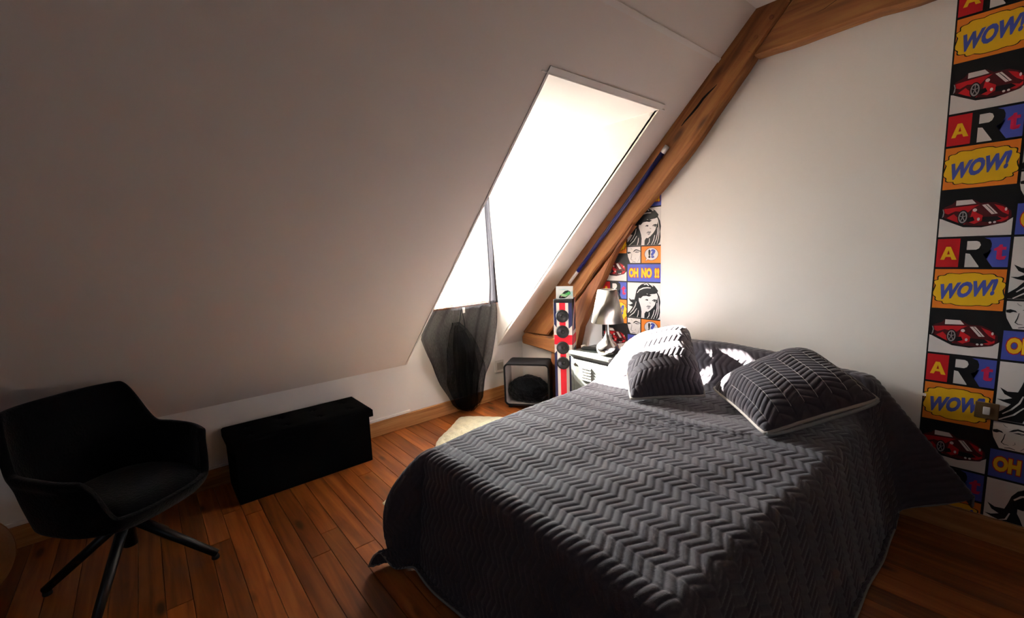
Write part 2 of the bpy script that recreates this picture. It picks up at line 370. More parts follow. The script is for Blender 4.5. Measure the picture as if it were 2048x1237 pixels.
# ------------------------------------------------------------------ roof truss
FY = 2.945                       # front face of the timbers
BK = HY + 0.04
def rough_prism(name, pts, m, label=None, y0=FY, seed=1, amp=0.004, parent=None, y1=BK):
    """hand-hewn timber: polygon subdivided along its outline, edges slightly wavy and chamfered"""
    rnd = random.Random(seed); out = []
    n = len(pts)
    for i in range(n):
        a, b = Vector(pts[i]), Vector(pts[(i + 1) % n]); L = (b - a).length; k = max(1, int(L / 0.07))
        nrm = Vector((-(b - a).y, (b - a).x)).normalized() if L > 0 else Vector((0, 0))
        for q in range(k):
            p = a.lerp(b, q / k)
            if q: p = p + nrm * rnd.uniform(-amp, amp)
            out.append((p.x, p.y))
    cx = sum(p[0] for p in out) / len(out)
    bm = bmesh.new(); c = 0.012
    ins = []
    N = len(out)
    area = sum(out[i][0] * out[(i + 1) % N][1] - out[(i + 1) % N][0] * out[i][1] for i in range(N))
    sgn = 1 if area > 0 else -1
    for i in range(N):
        a, b, d = Vector(out[i - 1]), Vector(out[i]), Vector(out[(i + 1) % N])
        t = (d - a); nn = Vector((-t.y, t.x)).normalized() * sgn
        ins.append(b + nn * c)
    v0 = [bm.verts.new((p[0], y0, p[1])) for p in ins]; v1 = [bm.verts.new((p[0], y0 + c, p[1])) for p in out]; v2 = [bm.verts.new((p[0], y1, p[1])) for p in out]
    bm.faces.new(v0)
    for i in range(N):
        j = (i + 1) % N; bm.faces.new((v0[i], v0[j], v1[j], v1[i])); bm.faces.new((v1[i], v1[j], v2[j], v2[i]))
    return add(name, bm_mesh(name, bm), m, parent)
truss = thing('roof_truss', 'old brown timber roof truss with sloping rafter, collar beam and brace set in the wall', 'roof truss', (0, 0, 0))
rafter = rough_prism('rafter', [(-1.03, 2.98), (-0.99, 2.83), (-1.172, 2.607), (-1.37, 2.37), (-1.562, 2.137), (-1.779, 1.917), (-1.962, 1.755), (-2.034, 1.686), (-2.205, 1.491), (-2.393, 1.315), (-2.534, 1.139), (-2.902, 0.764), (-2.99, 0.672), (-3.33, 0.655), (-3.36, 0.70), (-1.45, 2.66)], M_BEAM, parent=truss, seed=2)
collar = rough_prism('collar_beam', [(-1.00, 2.815), (-1.175, 2.615), (-1.165, 2.600), (-1.071, 2.600), (-0.924, 2.598), (-0.743, 2.607), (-0.583, 2.612), (-0.3, 2.60), (0.2, 2.585), (0.7, 2.58), (1.2, 2.585), (XR - 0.02, 2.58), (XR - 0.02, 2.9), (-0.93, 2.9), (-0.97, 2.845)], M_BEAMH, parent=truss, seed=3, y0=FY + 0.006)
brace = rough_prism('brace', [(-2.03, 1.66), (-2.137, 1.548), (-2.235, 1.40), (-2.32, 1.24), (-2.452, 1.011), (-2.57, 0.80), (-2.64, 0.55), (-2.68, 0.0), (-2.97, 0.0), (-2.972, 0.43), (-2.93, 0.74), (-2.60, 1.06)], M_BEAML, parent=truss, seed=4, y0=FY + 0.02)
tie = rough_prism('tie_beam', [(-3.30, 0.668), (-3.349, 0.62), (-3.349, 0.56), (-3.335, 0.548), (-2.90, 0.514), (-2.85, 0.51), (-2.85, 0.665), (-2.905, 0.665)], M_BEAMH, parent=truss, seed=5, y0=FY - 0.012)
for (px, pz) in ((-1.078, 2.782), (-1.161, 2.704)):
    me = lathe_mesh('peg', [(0.0001, 0), (0.012, 0), (0.013, -0.004), (0.013, -0.03)], 14)
    o = add('peg', me, M_BEAML, truss, smooth=False); o.rotation_euler = (PI / 2, 0, 0); o.location = (px, FY - 0.004, pz)
def crack(pts, w, y=FY - 0.0008):
    v = []; n = len(pts)
    for i, (x, z) in enumerate(pts):
        k = w * math.sin(PI * min(1, max(0.02, (i + 0.35) / n))) if n > 2 else w
        v.append((x - k * 0.7, y, z + k * 0.7)); v.append((x + k * 0.7, y, z - k * 0.7))
    f = [(2 * i, 2 * i + 1, 2 * i + 3, 2 * i + 2) for i in range(n - 1)]
    add('split', mesh('split', v, f), M_CRACK, truss)
crack([(-1.385, 2.505), (-1.41, 2.487), (-1.44, 2.468), (-1.475, 2.442), (-1.51, 2.405), (-1.55, 2.37), (-1.60, 2.33), (-1.625, 2.305)], 0.0085)
crack([(-1.205, 2.637), (-1.19, 2.632), (-1.172, 2.612)], 0.003)
crack([(-1.165, 2.675), (-1.14, 2.70), (-1.11, 2.722), (-1.095, 2.73)], 0.004, FY + 0.005)
crack([(-0.86, 2.715), (-0.82, 2.722), (-0.77, 2.742), (-0.74, 2.75)], 0.0015, FY + 0.005)
crack([(-2.21, 1.50), (-2.33, 1.36), (-2.45, 1.235), (-2.56, 1.12)], 0.0016)

# ================================================================== WALLPAPER (flat print on the wall)
PAL = {'k': '#111113', 'w': '#d8d2cf', 'r': '#b3161f', 'y': '#e3b31c', 'o': '#dd7a26', 'b': '#4450a8', 'p': '#c42050', 'g': '#8e8b8c', 'd': '#4a1016', 'n': '#2f3a7c'}
PM = {k: mat('print_' + n, PAL[k], 0.55, spec=0.25) for k, n in (('k', 'black'), ('w', 'white'), ('r', 'red'), ('y', 'yellow'), ('o', 'orange'), ('b', 'blue'), ('p', 'pink'), ('g', 'grey'), ('d', 'dark_red'), ('n', 'indigo'))}
PK = list(PM)
class Print:
    """collects flat coloured shapes; u right, v up, layer lifts 0.15 mm towards the viewer"""
    def __init__(s): s.v = []; s.f = []; s.m = []; s.layer = 0
    def poly(s, pts, c, T=None):
        if T: pts = [T(*p) for p in pts]
        pts = [Vector((p[0], p[1], 0)) for p in pts]
        s.layer += 1; z = s.layer
        b = len(s.v); s.v += [(p.x, p.y, z) for p in pts]
        for t in tessellate_polygon([pts]):
            s.f.append(tuple(b + i for i in t)); s.m.append(PK.index(c))
    def rect(s, x0, y0, x1, y1, c, T=None): s.poly([(x0, y0), (x1, y0), (x1, y1), (x0, y1)], c, T)
    def ell(s, cx, cy, rx, ry, c, T=None, n=28): s.poly([(cx + rx * math.cos(2 * PI * k / n), cy + ry * math.sin(2 * PI * k / n)) for k in range(n)], c, T)
    def line(s, pts, w, c, T=None):
        L = []; Rr = []
        n = len(pts)
        for i, p in enumerate(pts):
            a = Vector(pts[max(0, i - 1)]); b = Vector(pts[min(n - 1, i + 1)]); t = (b - a).normalized(); q = Vector((-t.y, t.x))
            k = w * (0.35 + 0.65 * math.sin(PI * (i + 0.5) / n))
            L.append((p[0] + q.x * k, p[1] + q.y * k)); Rr.append((p[0] - q.x * k, p[1] - q.y * k))
        s.poly(L + Rr[::-1], c, T)
    def text(s, txt, cx, cy, w, h, c, T=None, bold=0.02, shear=0.0, rise=0.0):
        cu = bpy.data.curves.new('t', 'FONT'); cu.body = txt; cu.offset = bold; cu.resolution_u = 3; cu.shear = shear
        ob = bpy.data.objects.new('t', cu); C.objects.link(ob)
        me = bpy.data.meshes.new_from_object(ob)
        co = [v.co.copy() for v in me.vertices]; fs = [tuple(p.vertices) for p in me.polygons]
        bpy.data.objects.remove(ob); bpy.data.curves.remove(cu); bpy.data.meshes.remove(me)
        x0, x1 = min(p.x for p in co), max(p.x for p in co); y0, y1 = min(p.y for p in co), max(p.y for p in co)
        s.layer += 1; b = len(s.v)
        for p in co:
            U = (p.x - x0) / (x1 - x0) - 0.5; V = (p.y - y0) / (y1 - y0) - 0.5
            q = (cx + U * w, cy + V * h + U * rise)
            if T: q = T(*q)
            s.v.append((q[0], q[1], s.layer))
        for f in fs: s.f.append(tuple(b + i for i in f)); s.m.append(PK.index(c))
    def clip_x(s, lo, hi):
        s.v = [(min(max(a, lo), hi), b, c) for a, b, c in s.v]
    def build(s, name, origin, ax, up, out, parent=None, lift=0.00015, base=0.0006):
        O = Vector(origin); ax = Vector(ax); up = Vector(up); out = Vector(out)
        me = mesh(name, [O + ax * a + up * b + out * (base + lift * c) for a, b, c in s.v], s.f)
        for k in PK: me.materials.append(PM[k])
        me.polygons.foreach_set('material_index', s.m)
        return add(name, me, None, parent)
def sub(x0, y0, x1, y1, T0=None):
    def T(u, v):
        q = (x0 + u * (x1 - x0), y0 + v * (y1 - y0)); return T0(*q) if T0 else q
    return T
B = 0.005     # half width of the black bars
def art(P, x0, y0, x1, y1):
    P.rect(x0, y0, x1, y1, 'w'); T = sub(x0, y0, x1, y1)
    P.rect(0, 0, 0.33, 1, 'r', T); P.rect(0.33, 0, 0.42, 1, 'k', T)
    P.poly([(0.66, 0), (1, 0), (1, 1), (0.66, 1)], 'b', T)
    P.poly([(0.70, 0.98), (0.62, 1.0), (0.66, 0.0), (0.74, 0.0), (0.62, 0.45), (0.78, 0.62)], 'b', T)
    # big R
    P.poly([(0.42, 0), (0.36, 0), (0.36, 1), (0.66, 1), (0.74, 0.93), (0.765, 0.80), (0.765, 0.68), (0.73, 0.52), (0.66, 0.44), (0.80, 0.0), (0.62, 0.0), (0.47, 0.46), (0.42, 0.46)], 'k', T)
    P.poly([(0.43, 0.60), (0.43, 0.90), (0.56, 0.90), (0.60, 0.86), (0.62, 0.76), (0.60, 0.65), (0.56, 0.60)], 'w', T)
    P.poly([(0.42, 0.02), (0.42, 0.48), (0.48, 0.46), (0.62, 0.02)], 'w', T)
    P.poly([(0.06, 0.26), (0.135, 0.72), (0.20, 0.72), (0.30, 0.26), (0.23, 0.26), (0.21, 0.36), (0.14, 0.36), (0.12, 0.26)], 'y', T)
    P.poly([(0.155, 0.45), (0.195, 0.45), (0.175, 0.60)], 'r', T)
    P.poly([(0.80, 0.62), (0.86, 0.70), (0.87, 0.76), (0.91, 0.76), (0.91, 0.68), (0.96, 0.68), (0.96, 0.58), (0.91, 0.58), (0.91, 0.36), (0.97, 0.38), (0.95, 0.26), (0.88, 0.24), (0.84, 0.28), (0.84, 0.56), (0.80, 0.56)], 'p', T)
def cloud_pts(n, amp, grow=1.0):
    pts = []
    for k in range(n):
        a0 = 2 * PI * k / n
        for j in range(5):
            a = a0 + 2 * PI / n * j / 5
            r = 1 - amp * (1 - math.sin(PI * (j + 0.5) / 5)) * (1.2 if k % 3 == 0 else 0.8)
            ca, sa = math.cos(a), math.sin(a)
            e = 0.62
            pts.append((0.5 + 0.50 * grow * r * abs(ca) ** e * (1 if ca >= 0 else -1), 0.5 + 0.40 * grow * r * abs(sa) ** e * (1 if sa >= 0 else -1)))
    return pts
def wow(P, x0, y0, x1, y1):
    P.rect(x0, y0, x1, y1, 'o'); T0 = sub(x0, y0, x1, y1)
    T = lambda u, v: T0(min(max(u, 0), 1), min(max(v, 0), 1))
    P.poly(cloud_pts(14, 0.10, 1.06), 'k', T); P.poly(cloud_pts(14, 0.10, 1.02), 'y', T)
    P.text('WOW!', 0.50, 0.50, 0.80, 0.40, 'b', T0, bold=0.055, shear=0.25, rise=0.16)
def car(P, x0, y0, x1, y1):
    T = sub(x0, y0, x1, y1)
    P.rect(x0, y0, x1, y1, 'w')
    P.poly([(0, 0.42), (0.12, 0.34), (0.35, 0.20), (0.6, 0.18), (0.9, 0.26), (1, 0.36), (1, 1), (0, 1)], 'k', T)
    P.poly([(0.0, 0.60), (0.06, 0.66), (0.17, 0.72), (0.22, 0.80), (0.46, 0.79), (0.56, 0.70), (0.75, 0.70), (0.88, 0.62), (0.97, 0.50), (0.98, 0.38), (0.92, 0.27), (0.72, 0.22), (0.5, 0.22), (0.34, 0.26), (0.1, 0.40), (0.0, 0.46)], 'd', T)
    P.poly([(0.05, 0.62), (0.2, 0.64), (0.42, 0.66), (0.55, 0.67), (0.46, 0.60), (0.40, 0.52), (0.22, 0.56), (0.12, 0.50), (0.03, 0.55)], 'r', T)
    P.poly([(0.10, 0.42), (0.24, 0.32), (0.36, 0.26), (0.38, 0.30), (0.24, 0.44), (0.2, 0.50)], 'r', T)
    P.poly([(0.46, 0.58), (0.52, 0.50), (0.60, 0.44), (0.62, 0.34), (0.5, 0.26), (0.42, 0.30), (0.44, 0.44)], 'r', T)
    P.poly([(0.74, 0.66), (0.86, 0.60), (0.94, 0.50), (0.94, 0.42), (0.86, 0.48), (0.80, 0.56)], 'r', T)
    P.poly([(0.80, 0.40), (0.90, 0.36), (0.94, 0.40), (0.94, 0.34), (0.86, 0.28), (0.78, 0.30)], 'r', T)
    P.poly([(0.40, 0.40), (0.47, 0.42), (0.50, 0.34), (0.42, 0.30), (0.38, 0.33)], 'k', T)
    P.poly([(0.60, 0.40), (0.80, 0.40), (0.86, 0.34), (0.74, 0.28), (0.60, 0.30)], 'k', T)
    P.poly([(0.22, 0.68), (0.22, 0.79), (0.44, 0.79), (0.50, 0.70), (0.40, 0.69)], 'w', T)
    P.poly([(0.58, 0.66), (0.66, 0.67), (0.80, 0.46), (0.72, 0.45)], 'w', T); P.line([(0.63, 0.66), (0.70, 0.56), (0.765, 0.46)], 0.006, 'k', T)
    P.ell(0.33, 0.42, 0.075, 0.155, 'k', T); P.ell(0.33, 0.42, 0.062, 0.13, 'g', T, 20); P.ell(0.33, 0.42, 0.045, 0.10, 'k', T, 18)
    for a in range(5):
        t = a * 2 * PI / 5 + 0.3; P.line([(0.33, 0.42), (0.33 + 0.05 * math.cos(t), 0.42 + 0.11 * math.sin(t))], 0.008, 'g', T)
    P.ell(0.02, 0.52, 0.045, 0.12, 'k', T, 16); P.poly([(0.03, 0.42), (0.055, 0.46), (0.06, 0.54), (0.045, 0.61), (0.03, 0.62), (0.045, 0.54)], 'g', T)
    P.ell(0.49, 0.56, 0.03, 0.035, 'w', T, 12); P.ell(0.55, 0.36, 0.02, 0.035, 'w', T, 10); P.ell(0.90, 0.54, 0.016, 0.035, 'w', T, 10)
    P.ell(0.71, 0.275, 0.02, 0.022, 'w', T, 10); P.ell(0.77, 0.28, 0.02, 0.022, 'w', T, 10)
def girl(P, x0, y0, x1, y1):
    P.rect(x0, y0, x1, y1, 'w'); T0 = sub(x0, y0, x1, y1)
    T = lambda X, Y: T0(min(max((X - 122) / 340, 0), 1), min(max(1 - (Y - 855) / 360, 0), 1))
    P.poly([(122, 1180), (150, 1150), (176, 1108), (150, 1100), (124, 1086), (150, 1086), (178, 1070), (150, 1052), (132, 1014), (160, 1034), (196, 1030), (206, 990), (216, 940), (236, 900), (268, 872), (312, 857), (362, 862), (406, 885), (438, 928), (432, 946), (452, 985), (462, 1040), (455, 1090), (459, 1140), (452, 1190), (436, 1214), (122, 1214)], 'k', T)
    P.poly([(242, 1002), (262, 1012), (280, 985), (302, 978), (330, 962), (346, 974), (372, 966), (402, 962), (425, 955), (434, 978), (428, 1010), (416, 1040), (408, 1070), (388, 1100), (358, 1130), (336, 1147), (318, 1144), (302, 1168), (300, 1214), (268, 1214), (272, 1150), (266, 1110), (254, 1070), (242, 1040)], 'w', T)
    P.poly([(236, 1010), (262, 1014), (286, 990), (322, 986), (350, 992), (376, 978), (350, 970), (310, 965), (262, 975)], 'k', T)
    P.line([(380, 1032), (395, 1022), (412, 1020), (426, 1026)], 5, 'k', T); P.ell(408, 1034, 16, 9, 'k', T, 16); P.ell(410, 1036, 11, 5, 'w', T, 14); P.ell(409, 1036, 6, 5, 'k', T, 10); P.ell(330, 1030, 10, 4, 'k', T, 10)
    P.line([(310, 1030), (322, 1022), (340, 1024)], 4, 'k', T)
    P.line([(352, 1050), (360, 1056), (368, 1054)], 2, 'k', T)
    P.poly([(322, 1094), (338, 1078), (348, 1083), (360, 1080), (368, 1092), (352, 1100)], 'g', T); P.poly([(330, 1108), (352, 1100), (362, 1104), (344, 1120)], 'g', T); P.line([(320, 1096), (345, 1096), (368, 1092)], 2, 'k', T)
    for q in ([(226, 960), (250, 928), (290, 908), (330, 902), (366, 904)], [(296, 874), (320, 864), (336, 872), (345, 884)], [(350, 862), (372, 872), (388, 888)]): P.line(q, 6, 'w', T)
    for q in ([(150, 1174), (180, 1140), (205, 1095), (216, 1050)], [(140, 1212), (190, 1170), (222, 1120)], [(330, 1212), (350, 1185), (352, 1150)], [(395, 1212), (418, 1160), (430, 1100), (428, 1050)], [(425, 1205), (440, 1150), (444, 1090), (440, 1020), (432, 975)], [(226, 1212), (236, 1180), (240, 1140)], [(372, 1212), (392, 1170), (404, 1120)]): P.line(q, 4, 'w', T)
def face(P, x0, y0, x1, y1):
    P.rect(x0, y0, x1, y1, 'w'); T0 = sub(x0, y0, x1, y1)
    T = lambda X, Y: T0(min(max((X - 125) / 133, 0), 1), min(max(1 - (Y - 470) / 178, 0), 1))
    P.poly([(125, 545), (130, 580), (142, 615), (154, 648), (125, 648)], 'k', T)
    P.poly([(125, 528), (140, 522), (158, 530), (164, 542), (150, 538), (140, 546), (127, 544)], 'k', T)
    P.poly([(180, 528), (195, 508), (212, 497), (236, 504), (258, 518), (258, 526), (236, 514), (212, 510), (196, 522)], 'k', T)
    P.poly([(196, 530), (215, 522), (240, 524), (252, 532), (232, 530), (214, 532)], 'k', T); P.ell(226, 532, 7, 6, 'g', T, 10)
    P.line([(170, 545), (166, 580), (160, 606), (170, 616), (186, 618)], 2.2, 'k', T); P.line([(200, 612), (208, 604), (206, 590)], 1.8, 'g', T)
    P.line([(172, 640), (190, 634), (210, 640)], 2.5, 'k', T); P.line([(160, 482), (168, 494), (176, 498)], 2, 'g', T); P.line([(258, 560), (244, 610), (228, 640)], 2, 'g', T)
def bubble(P, x0, y0, x1, y1):
    P.rect(x0, y0, x1, y1, 'o'); T = sub(x0, y0, x1, y1)
    P.poly([(0.26, 0.30), (0.18, 0.08), (0.42, 0.24)], 'k', T); P.ell(0.52, 0.53, 0.37, 0.39, 'k', T); P.ell(0.52, 0.53, 0.345, 0.365, 'w', T); P.poly([(0.29, 0.32), (0.21, 0.12), (0.42, 0.27)], 'w', T)
    P.text('!', 0.42, 0.55, 0.11, 0.52, 'k', T, bold=0.05); P.text('?', 0.60, 0.56, 0.26, 0.54, 'b', T, bold=0.05)
def ohno(P, x0, y0, x1, y1):
    P.rect(x0, y0, x1, y1, 'b'); T = sub(x0, y0, x1, y1)
    for (s, cx, w) in (('OH', 0.19, 0.30), ('NO', 0.59, 0.32), ('!!', 0.895, 0.14)):
        P.text(s, cx, 0.5, w + 0.014, 0.62, 'r', T, bold=0.105); P.text(s, cx, 0.5, w - 0.008, 0.55, 'y', T, bold=0.06)
def wallpaper(name, label, x0, xs, x1, v0, zb, zt, extra=None):
    """v0: height of the line under the car picture; the print repeats every 0.577 m"""
    P = Print(); per = 0.577; wdt = x1 - x0
    k0 = math.floor((zb - v0) / per) - 1
    z = lambda a: a
    P.rect(0, zb, wdt, zt, 'k')
    xa = xs - x0
    def put(fn, a0, b0, a1, b1):
        if b1 <= zb + 0.005 or b0 >= zt - 0.005: return
        n0 = len(P.v); fn(P, a0, b0, a1, b1)
        if b0 < zb or b1 > zt:
            P.v[n0:] = [(a, min(max(b, zb), zt), c) for a, b, c in P.v[n0:]]
    for k in range(k0, k0 + 8):
        o = v0 + k * per
        l0 = P.layer; put(car, 0.006, o + B, xa - B, o + 0.226 - B)
        P.layer = l0; put(wow, 0.006, o + 0.226 + B, xa - B, o + 0.430 - B)
        P.layer = l0; put(art, 0.006, o + 0.430 + B, xa - B, o + 0.577 - B)
        P.layer = l0; put(girl, xa + B, o + 0.285 + B, wdt, o + 0.577 - B)
        P.layer = l0; put(face, xa + B, o + 0.147 + B, xa + 0.125, o + 0.285 - B)
        P.layer = l0; put(bubble, xa + 0.125 + 2 * B, o + 0.147 + B, wdt, o + 0.285 - B)
        P.layer = l0; put(ohno, xa + B, o + B, wdt, o + 0.147 - B)
        P.layer = l0
    # the strip stops where the roof slope comes down
    P.v = [(a, min(b, sl(x0 + a) - 0.03), c) for a, b, c in P.v]
    o = P.build(name, (x0, HY, 0), (1, 0, 0), (0, 0, 1), (0, -1, 0), lift=0.00005)
    return tag(o, label, 'wallpaper')
wallpaper('wallpaper', 'comic picture wallpaper strip at the right edge of the room behind the light switch', -0.314, -0.064, 0.240, 0.330, 0.126, 2.58)
wallpaper('wallpaper', 'narrow comic wallpaper strip behind the silver lamp and left pillow', -2.385, -2.127, -1.824, 0.062, 0.126, 1.92)
# a loose scrap at the left edge of the strip
tag(box('paper_scrap', (-0.330, HY - 0.002, 0.675), (-0.300, HY - 0.0014 + 0.0005, 0.690), M_TRIM), 'tiny white paper tear at the left edge of the right wallpaper strip', 'paper')
# light switch
sw = thing('light_switch', 'bronze light switch plate with a white rocker on the comic wallpaper', 'light switch', (-0.085, HY - 0.002, 0.655))
box('plate', (-0.040, -0.008, -0.040), (0.040, 0.0, 0.040), M_BRONZE, sw, 0.003); box('rocker', (-0.012, -0.012, -0.019), (0.012, -0.007, 0.019), M_SOCKET, sw, 0.002)
# wall socket on the knee wall
so = thing('wall_socket', 'white double power socket low on the wall beside the black cube', 'socket', (KX, 2.70, 0.335))
box('plate', (0.0, -0.055, -0.062), (0.012, 0.06, 0.062), M_SOCKET, so, 0.004); box('insert', (0.010, -0.030, -0.038), (0.014, 0.05, 0.038), mat('socket_insert', '#b8b0a8', 0.5), so, 0.002)

# ================================================================== BED
XL0, XR0, YB0, ZT = -1.87, -0.50, 0.93, 0.56
bed = thing('bed', 'double bed hidden under the charcoal quilted bedspread', 'bed', (0, 0, 0))
box('bed_base', (-1.74, 1.06, 0.08), (-0.60, 2.80, 0.30), mat('bed_base_cloth', '#2a2826', 0.9), bed, 0.01)
box('mattress', (-1.76, 1.04, 0.30), (-0.58, 2.78, 0.50), mat('mattress_cloth', '#b8b4ae', 0.9), bed, 0.04)
box('headboard', (-1.80, 2.90, 0.05), (-0.62, 2.94, 0.72), mat('headboard_cloth', '#2a2826', 0.9), bed, 0.01)
def quilt_h(a, b, Wd=0.07, sp=0.035, amp=0.0075):
    """puffed herringbone channels: strips run along a, seams zigzag across them"""
    t = b / Wd; k = np.floor(t); fr = t - k
    sh = np.where(np.mod(k, 2) == 0, fr, 1 - fr) * sp
    q = (a + sh) / sp; fq = q - np.floor(q)
    d1 = np.minimum(fq, 1 - fq) * sp * 0.8; d2 = np.minimum(fr, 1 - fr) * Wd
    p1 = np.clip(d1 / 0.013, 0, 1); p2 = np.clip(d2 / 0.009, 0, 1)
    return amp * np.sqrt(1 - (1 - p1) ** 2) * (0.55 + 0.45 * np.sqrt(1 - (1 - p2) ** 2))
def displace(P, h):
    du = np.gradient(P, axis=0); dv = np.gradient(P, axis=1)
    n = np.cross(du, dv); n /= np.linalg.norm(n, axis=2, keepdims=True) + 1e-9
    return P + n * h[..., None]
def head_curve(pts):
    p = np.array(pts, float)
    for _ in range(3):
        q = [p[0]]
        for i in range(len(p) - 1): q += [0.75 * p[i] + 0.25 * p[i + 1], 0.25 * p[i] + 0.75 * p[i + 1]]
        q.append(p[-1]); p = np.array(q)
    s = np.r_[0, np.cumsum(np.linalg.norm(np.diff(p, axis=0), axis=1))]
    return s, p
HM = head_curve([(2.0, 0), (2.4, 0.0), (2.62, 0.0), (2.76, 0.05), (2.83, 0.6), (2.875, 0.93), (2.90, 1.0), (2.955, 1.0), (2.985, 0.9), (2.99, 0.5)])
def bedspread():
    rr = 0.07; aL, aR, bF = 0.40, 0.62, 0.69
    Wd = XR0 - XL0
    na, nb = 430, 560
    a = np.linspace(-aL, Wd + aR, na); bmax = 3.22
    b = np.linspace(YB0 - bF, bmax, nb)
    A, Bb = np.meshgrid(a, b, indexing='ij')
    # head profiles as (y, rise fraction); b is arc length measured with a real rise of 0.27
    def prof(pts):
        s, p = head_curve([(y, r * 0.27) for y, r in pts]); yy = np.interp(Bb, s + 2.0, p[:, 0]); rz = np.interp(Bb, s + 2.0, p[:, 1])
        yy = np.where(Bb < 2.0, Bb, yy); rz = np.where(Bb < 2.0, 0, rz); return yy, rz
    y1, r1 = prof([(2.0, 0), (2.3, 0.0), (2.62, 0.0), (2.74, 0.04), (2.81, 0.5), (2.86, 0.92), (2.89, 1.0), (2.955, 1.0), (2.985, 0.9), (2.99, 0.4)])
    y2, r2 = prof([(2.0, 0), (2.2, 0.0), (2.40, 0.05), (2.50, 0.2), (2.62, 0.48), (2.72, 0.72), (2.82, 0.88), (2.90, 0.98), (2.955, 1.0), (2.985, 0.9), (2.99, 0.4)])
    w = smoothstep(0.45, 0.05, A)
    yc = y1 * (1 - w) + y2 * w; rz = r1 * (1 - w) + r2 * w
    xl = XL0 - 0.075 * smoothstep(1.0, 1.7, yc) - 0.03 * smoothstep(1.8, 2.6, yc)
    xr = XR0 + 0.03 * smoothstep(1.2, 2.2, yc)
    core = np.clip(A, rr, Wd - rr)
    xc = xl + rr + (core - rr) / (Wd - 2 * rr) * (xr - xl - 2 * rr)
    hscale = 1.0 - 0.28 * smoothstep(Wd * 0.52, Wd * 1.02, A) * 1.0
    ztop = ZT + rz * hscale + 0.004 * np.sin(7 * xc + 3 * yc) * np.cos(5 * yc - 2 * xc) + 0.003 * np.sin(17 * xc - 9 * yc)
    yb = np.maximum(yc, YB0 + rr)
    sx = np.where(A < rr, -1.0, 1.0); da = np.maximum(rr - A, 0) + np.maximum(A - (Wd - rr), 0); db = np.maximum(YB0 + rr - Bb, 0)
    r = np.hypot(da, db) + 1e-9; th = np.arctan2(db, da)
    cf = np.sin(2 * th) * (da > 0) * (db > 0)
    fl = np.radians(7 + 9 * cf)
    fl = np.where((sx > 0) & (da > 0), np.radians(12 + 26 * smoothstep(2.85, 2.935, yc)), fl)
    fl = np.where((sx < 0) & (db <= 0), np.radians(11 - 10 * smoothstep(2.2, 2.5, yc)), fl)
    arc = rr * (PI / 2 - fl)
    s1 = np.minimum(r, arc); o = rr * np.sin(s1 / rr); d = rr * (1 - np.cos(s1 / rr))
    ex = np.maximum(r - arc, 0); o = o + ex * np.sin(fl); d = d + ex * np.cos(fl)
    # soft folds on the hanging part
    hang = smoothstep(0.1, 0.6, r)
    o = o + hang * (0.004 * np.sin(yc * 13 + 1.0) * (db <= 0) + 0.012 * np.sin(xc * 11 + 0.6) * (da <= 0) + cf * 0.035 * np.sin(th * 7.0 + 0.4))
    D0 = ztop - 0.012
    o = o + 0.125 * cf ** 0.7 * (sx < 0) * np.sin(PI * np.clip(d / 0.52, 0, 1)) ** 1.0
    bump = np.exp(-((th - math.radians(66)) / 0.10) ** 2) * (cf > 0) * (sx < 0)
    Dl = D0 - 0.085 * bump
    over = np.maximum(d - Dl, 0); d = np.minimum(d, Dl); o = o + over * 0.06
    z = ztop - d + 0.006 * np.abs(np.sin(r * 60)) * (over > 0.01)
    ux = np.where(r > 1e-6, da / r, 0) * sx; uy = -np.where(r > 1e-6, db / r, 0)
    ux = ux * (1 - 0.22 * cf * (sx < 0) * smoothstep(0.3, 0.6, d)); uy = uy * (1 + 0.22 * cf * (sx < 0) * smoothstep(0.3, 0.6, d))
    P = np.stack([xc + ux * o, yb + uy * o, z], -1)
    P[..., 1] = np.minimum(P[..., 1], 2.995)
    wr = 0.35 + 0.65 * smoothstep(0.0, 0.25, 0.75 - 0 * A)
    h = quilt_h(A + 0.012, Bb - 0.022)
    # a few creases across the quilt between the pillows
    for (cx, cy, ang, ln, ww, am) in ((0.75, 2.02, 0.5, 0.16, 0.010, 0.004), (0.80, 2.10, 0.25, 0.14, 0.009, 0.004), (0.60, 1.90, 0.3, 0.10, 0.009, 0.004), (1.02, 2.18, 0.9, 0.10, 0.009, 0.005)):
        u = (A - cx) * math.cos(ang) + (Bb - cy) * math.sin(ang); v = -(A - cx) * math.sin(ang) + (Bb - cy) * math.cos(ang)
        h = h + am * np.exp(-(u / ln) ** 2 - (v / ww) ** 2) - am * 0.8 * np.exp(-(u / ln) ** 2 - ((v - 1.8 * ww) / ww) ** 2)
    P2 = displace(P, -h if np.cross(P[1, 300] - P[0, 300], P[0, 301] - P[0, 300])[2] < -9 else h)
    me = grid_mesh('bedspread', P2)
    o = add('bedspread', me, M_QUILT, smooth=True)
    tag(o, 'charcoal grey herringbone quilted bedspread draped over the bed to the floor', 'bedspread')
    Q = P
    rim = np.concatenate([Q[0, ::5], Q[::5, 0], ]) if False else None
    left = Q[0, ::4][::-1]; foot = Q[::4, 0]; right = Q[-1, ::4]
    path = np.concatenate([left, foot, right]); keep = [0]
    for i in range(1, len(path)):
        if np.linalg.norm(path[i] - path[keep[-1]]) > 0.006: keep.append(i)
    path = path[keep] + np.array([0, 0, 0.002])
    hp = tube('hem_piping', path, 0.0055, M_HEM, o, 8); hp['label'] = 'pale grey piped hem'
    return P2
BP = bedspread()

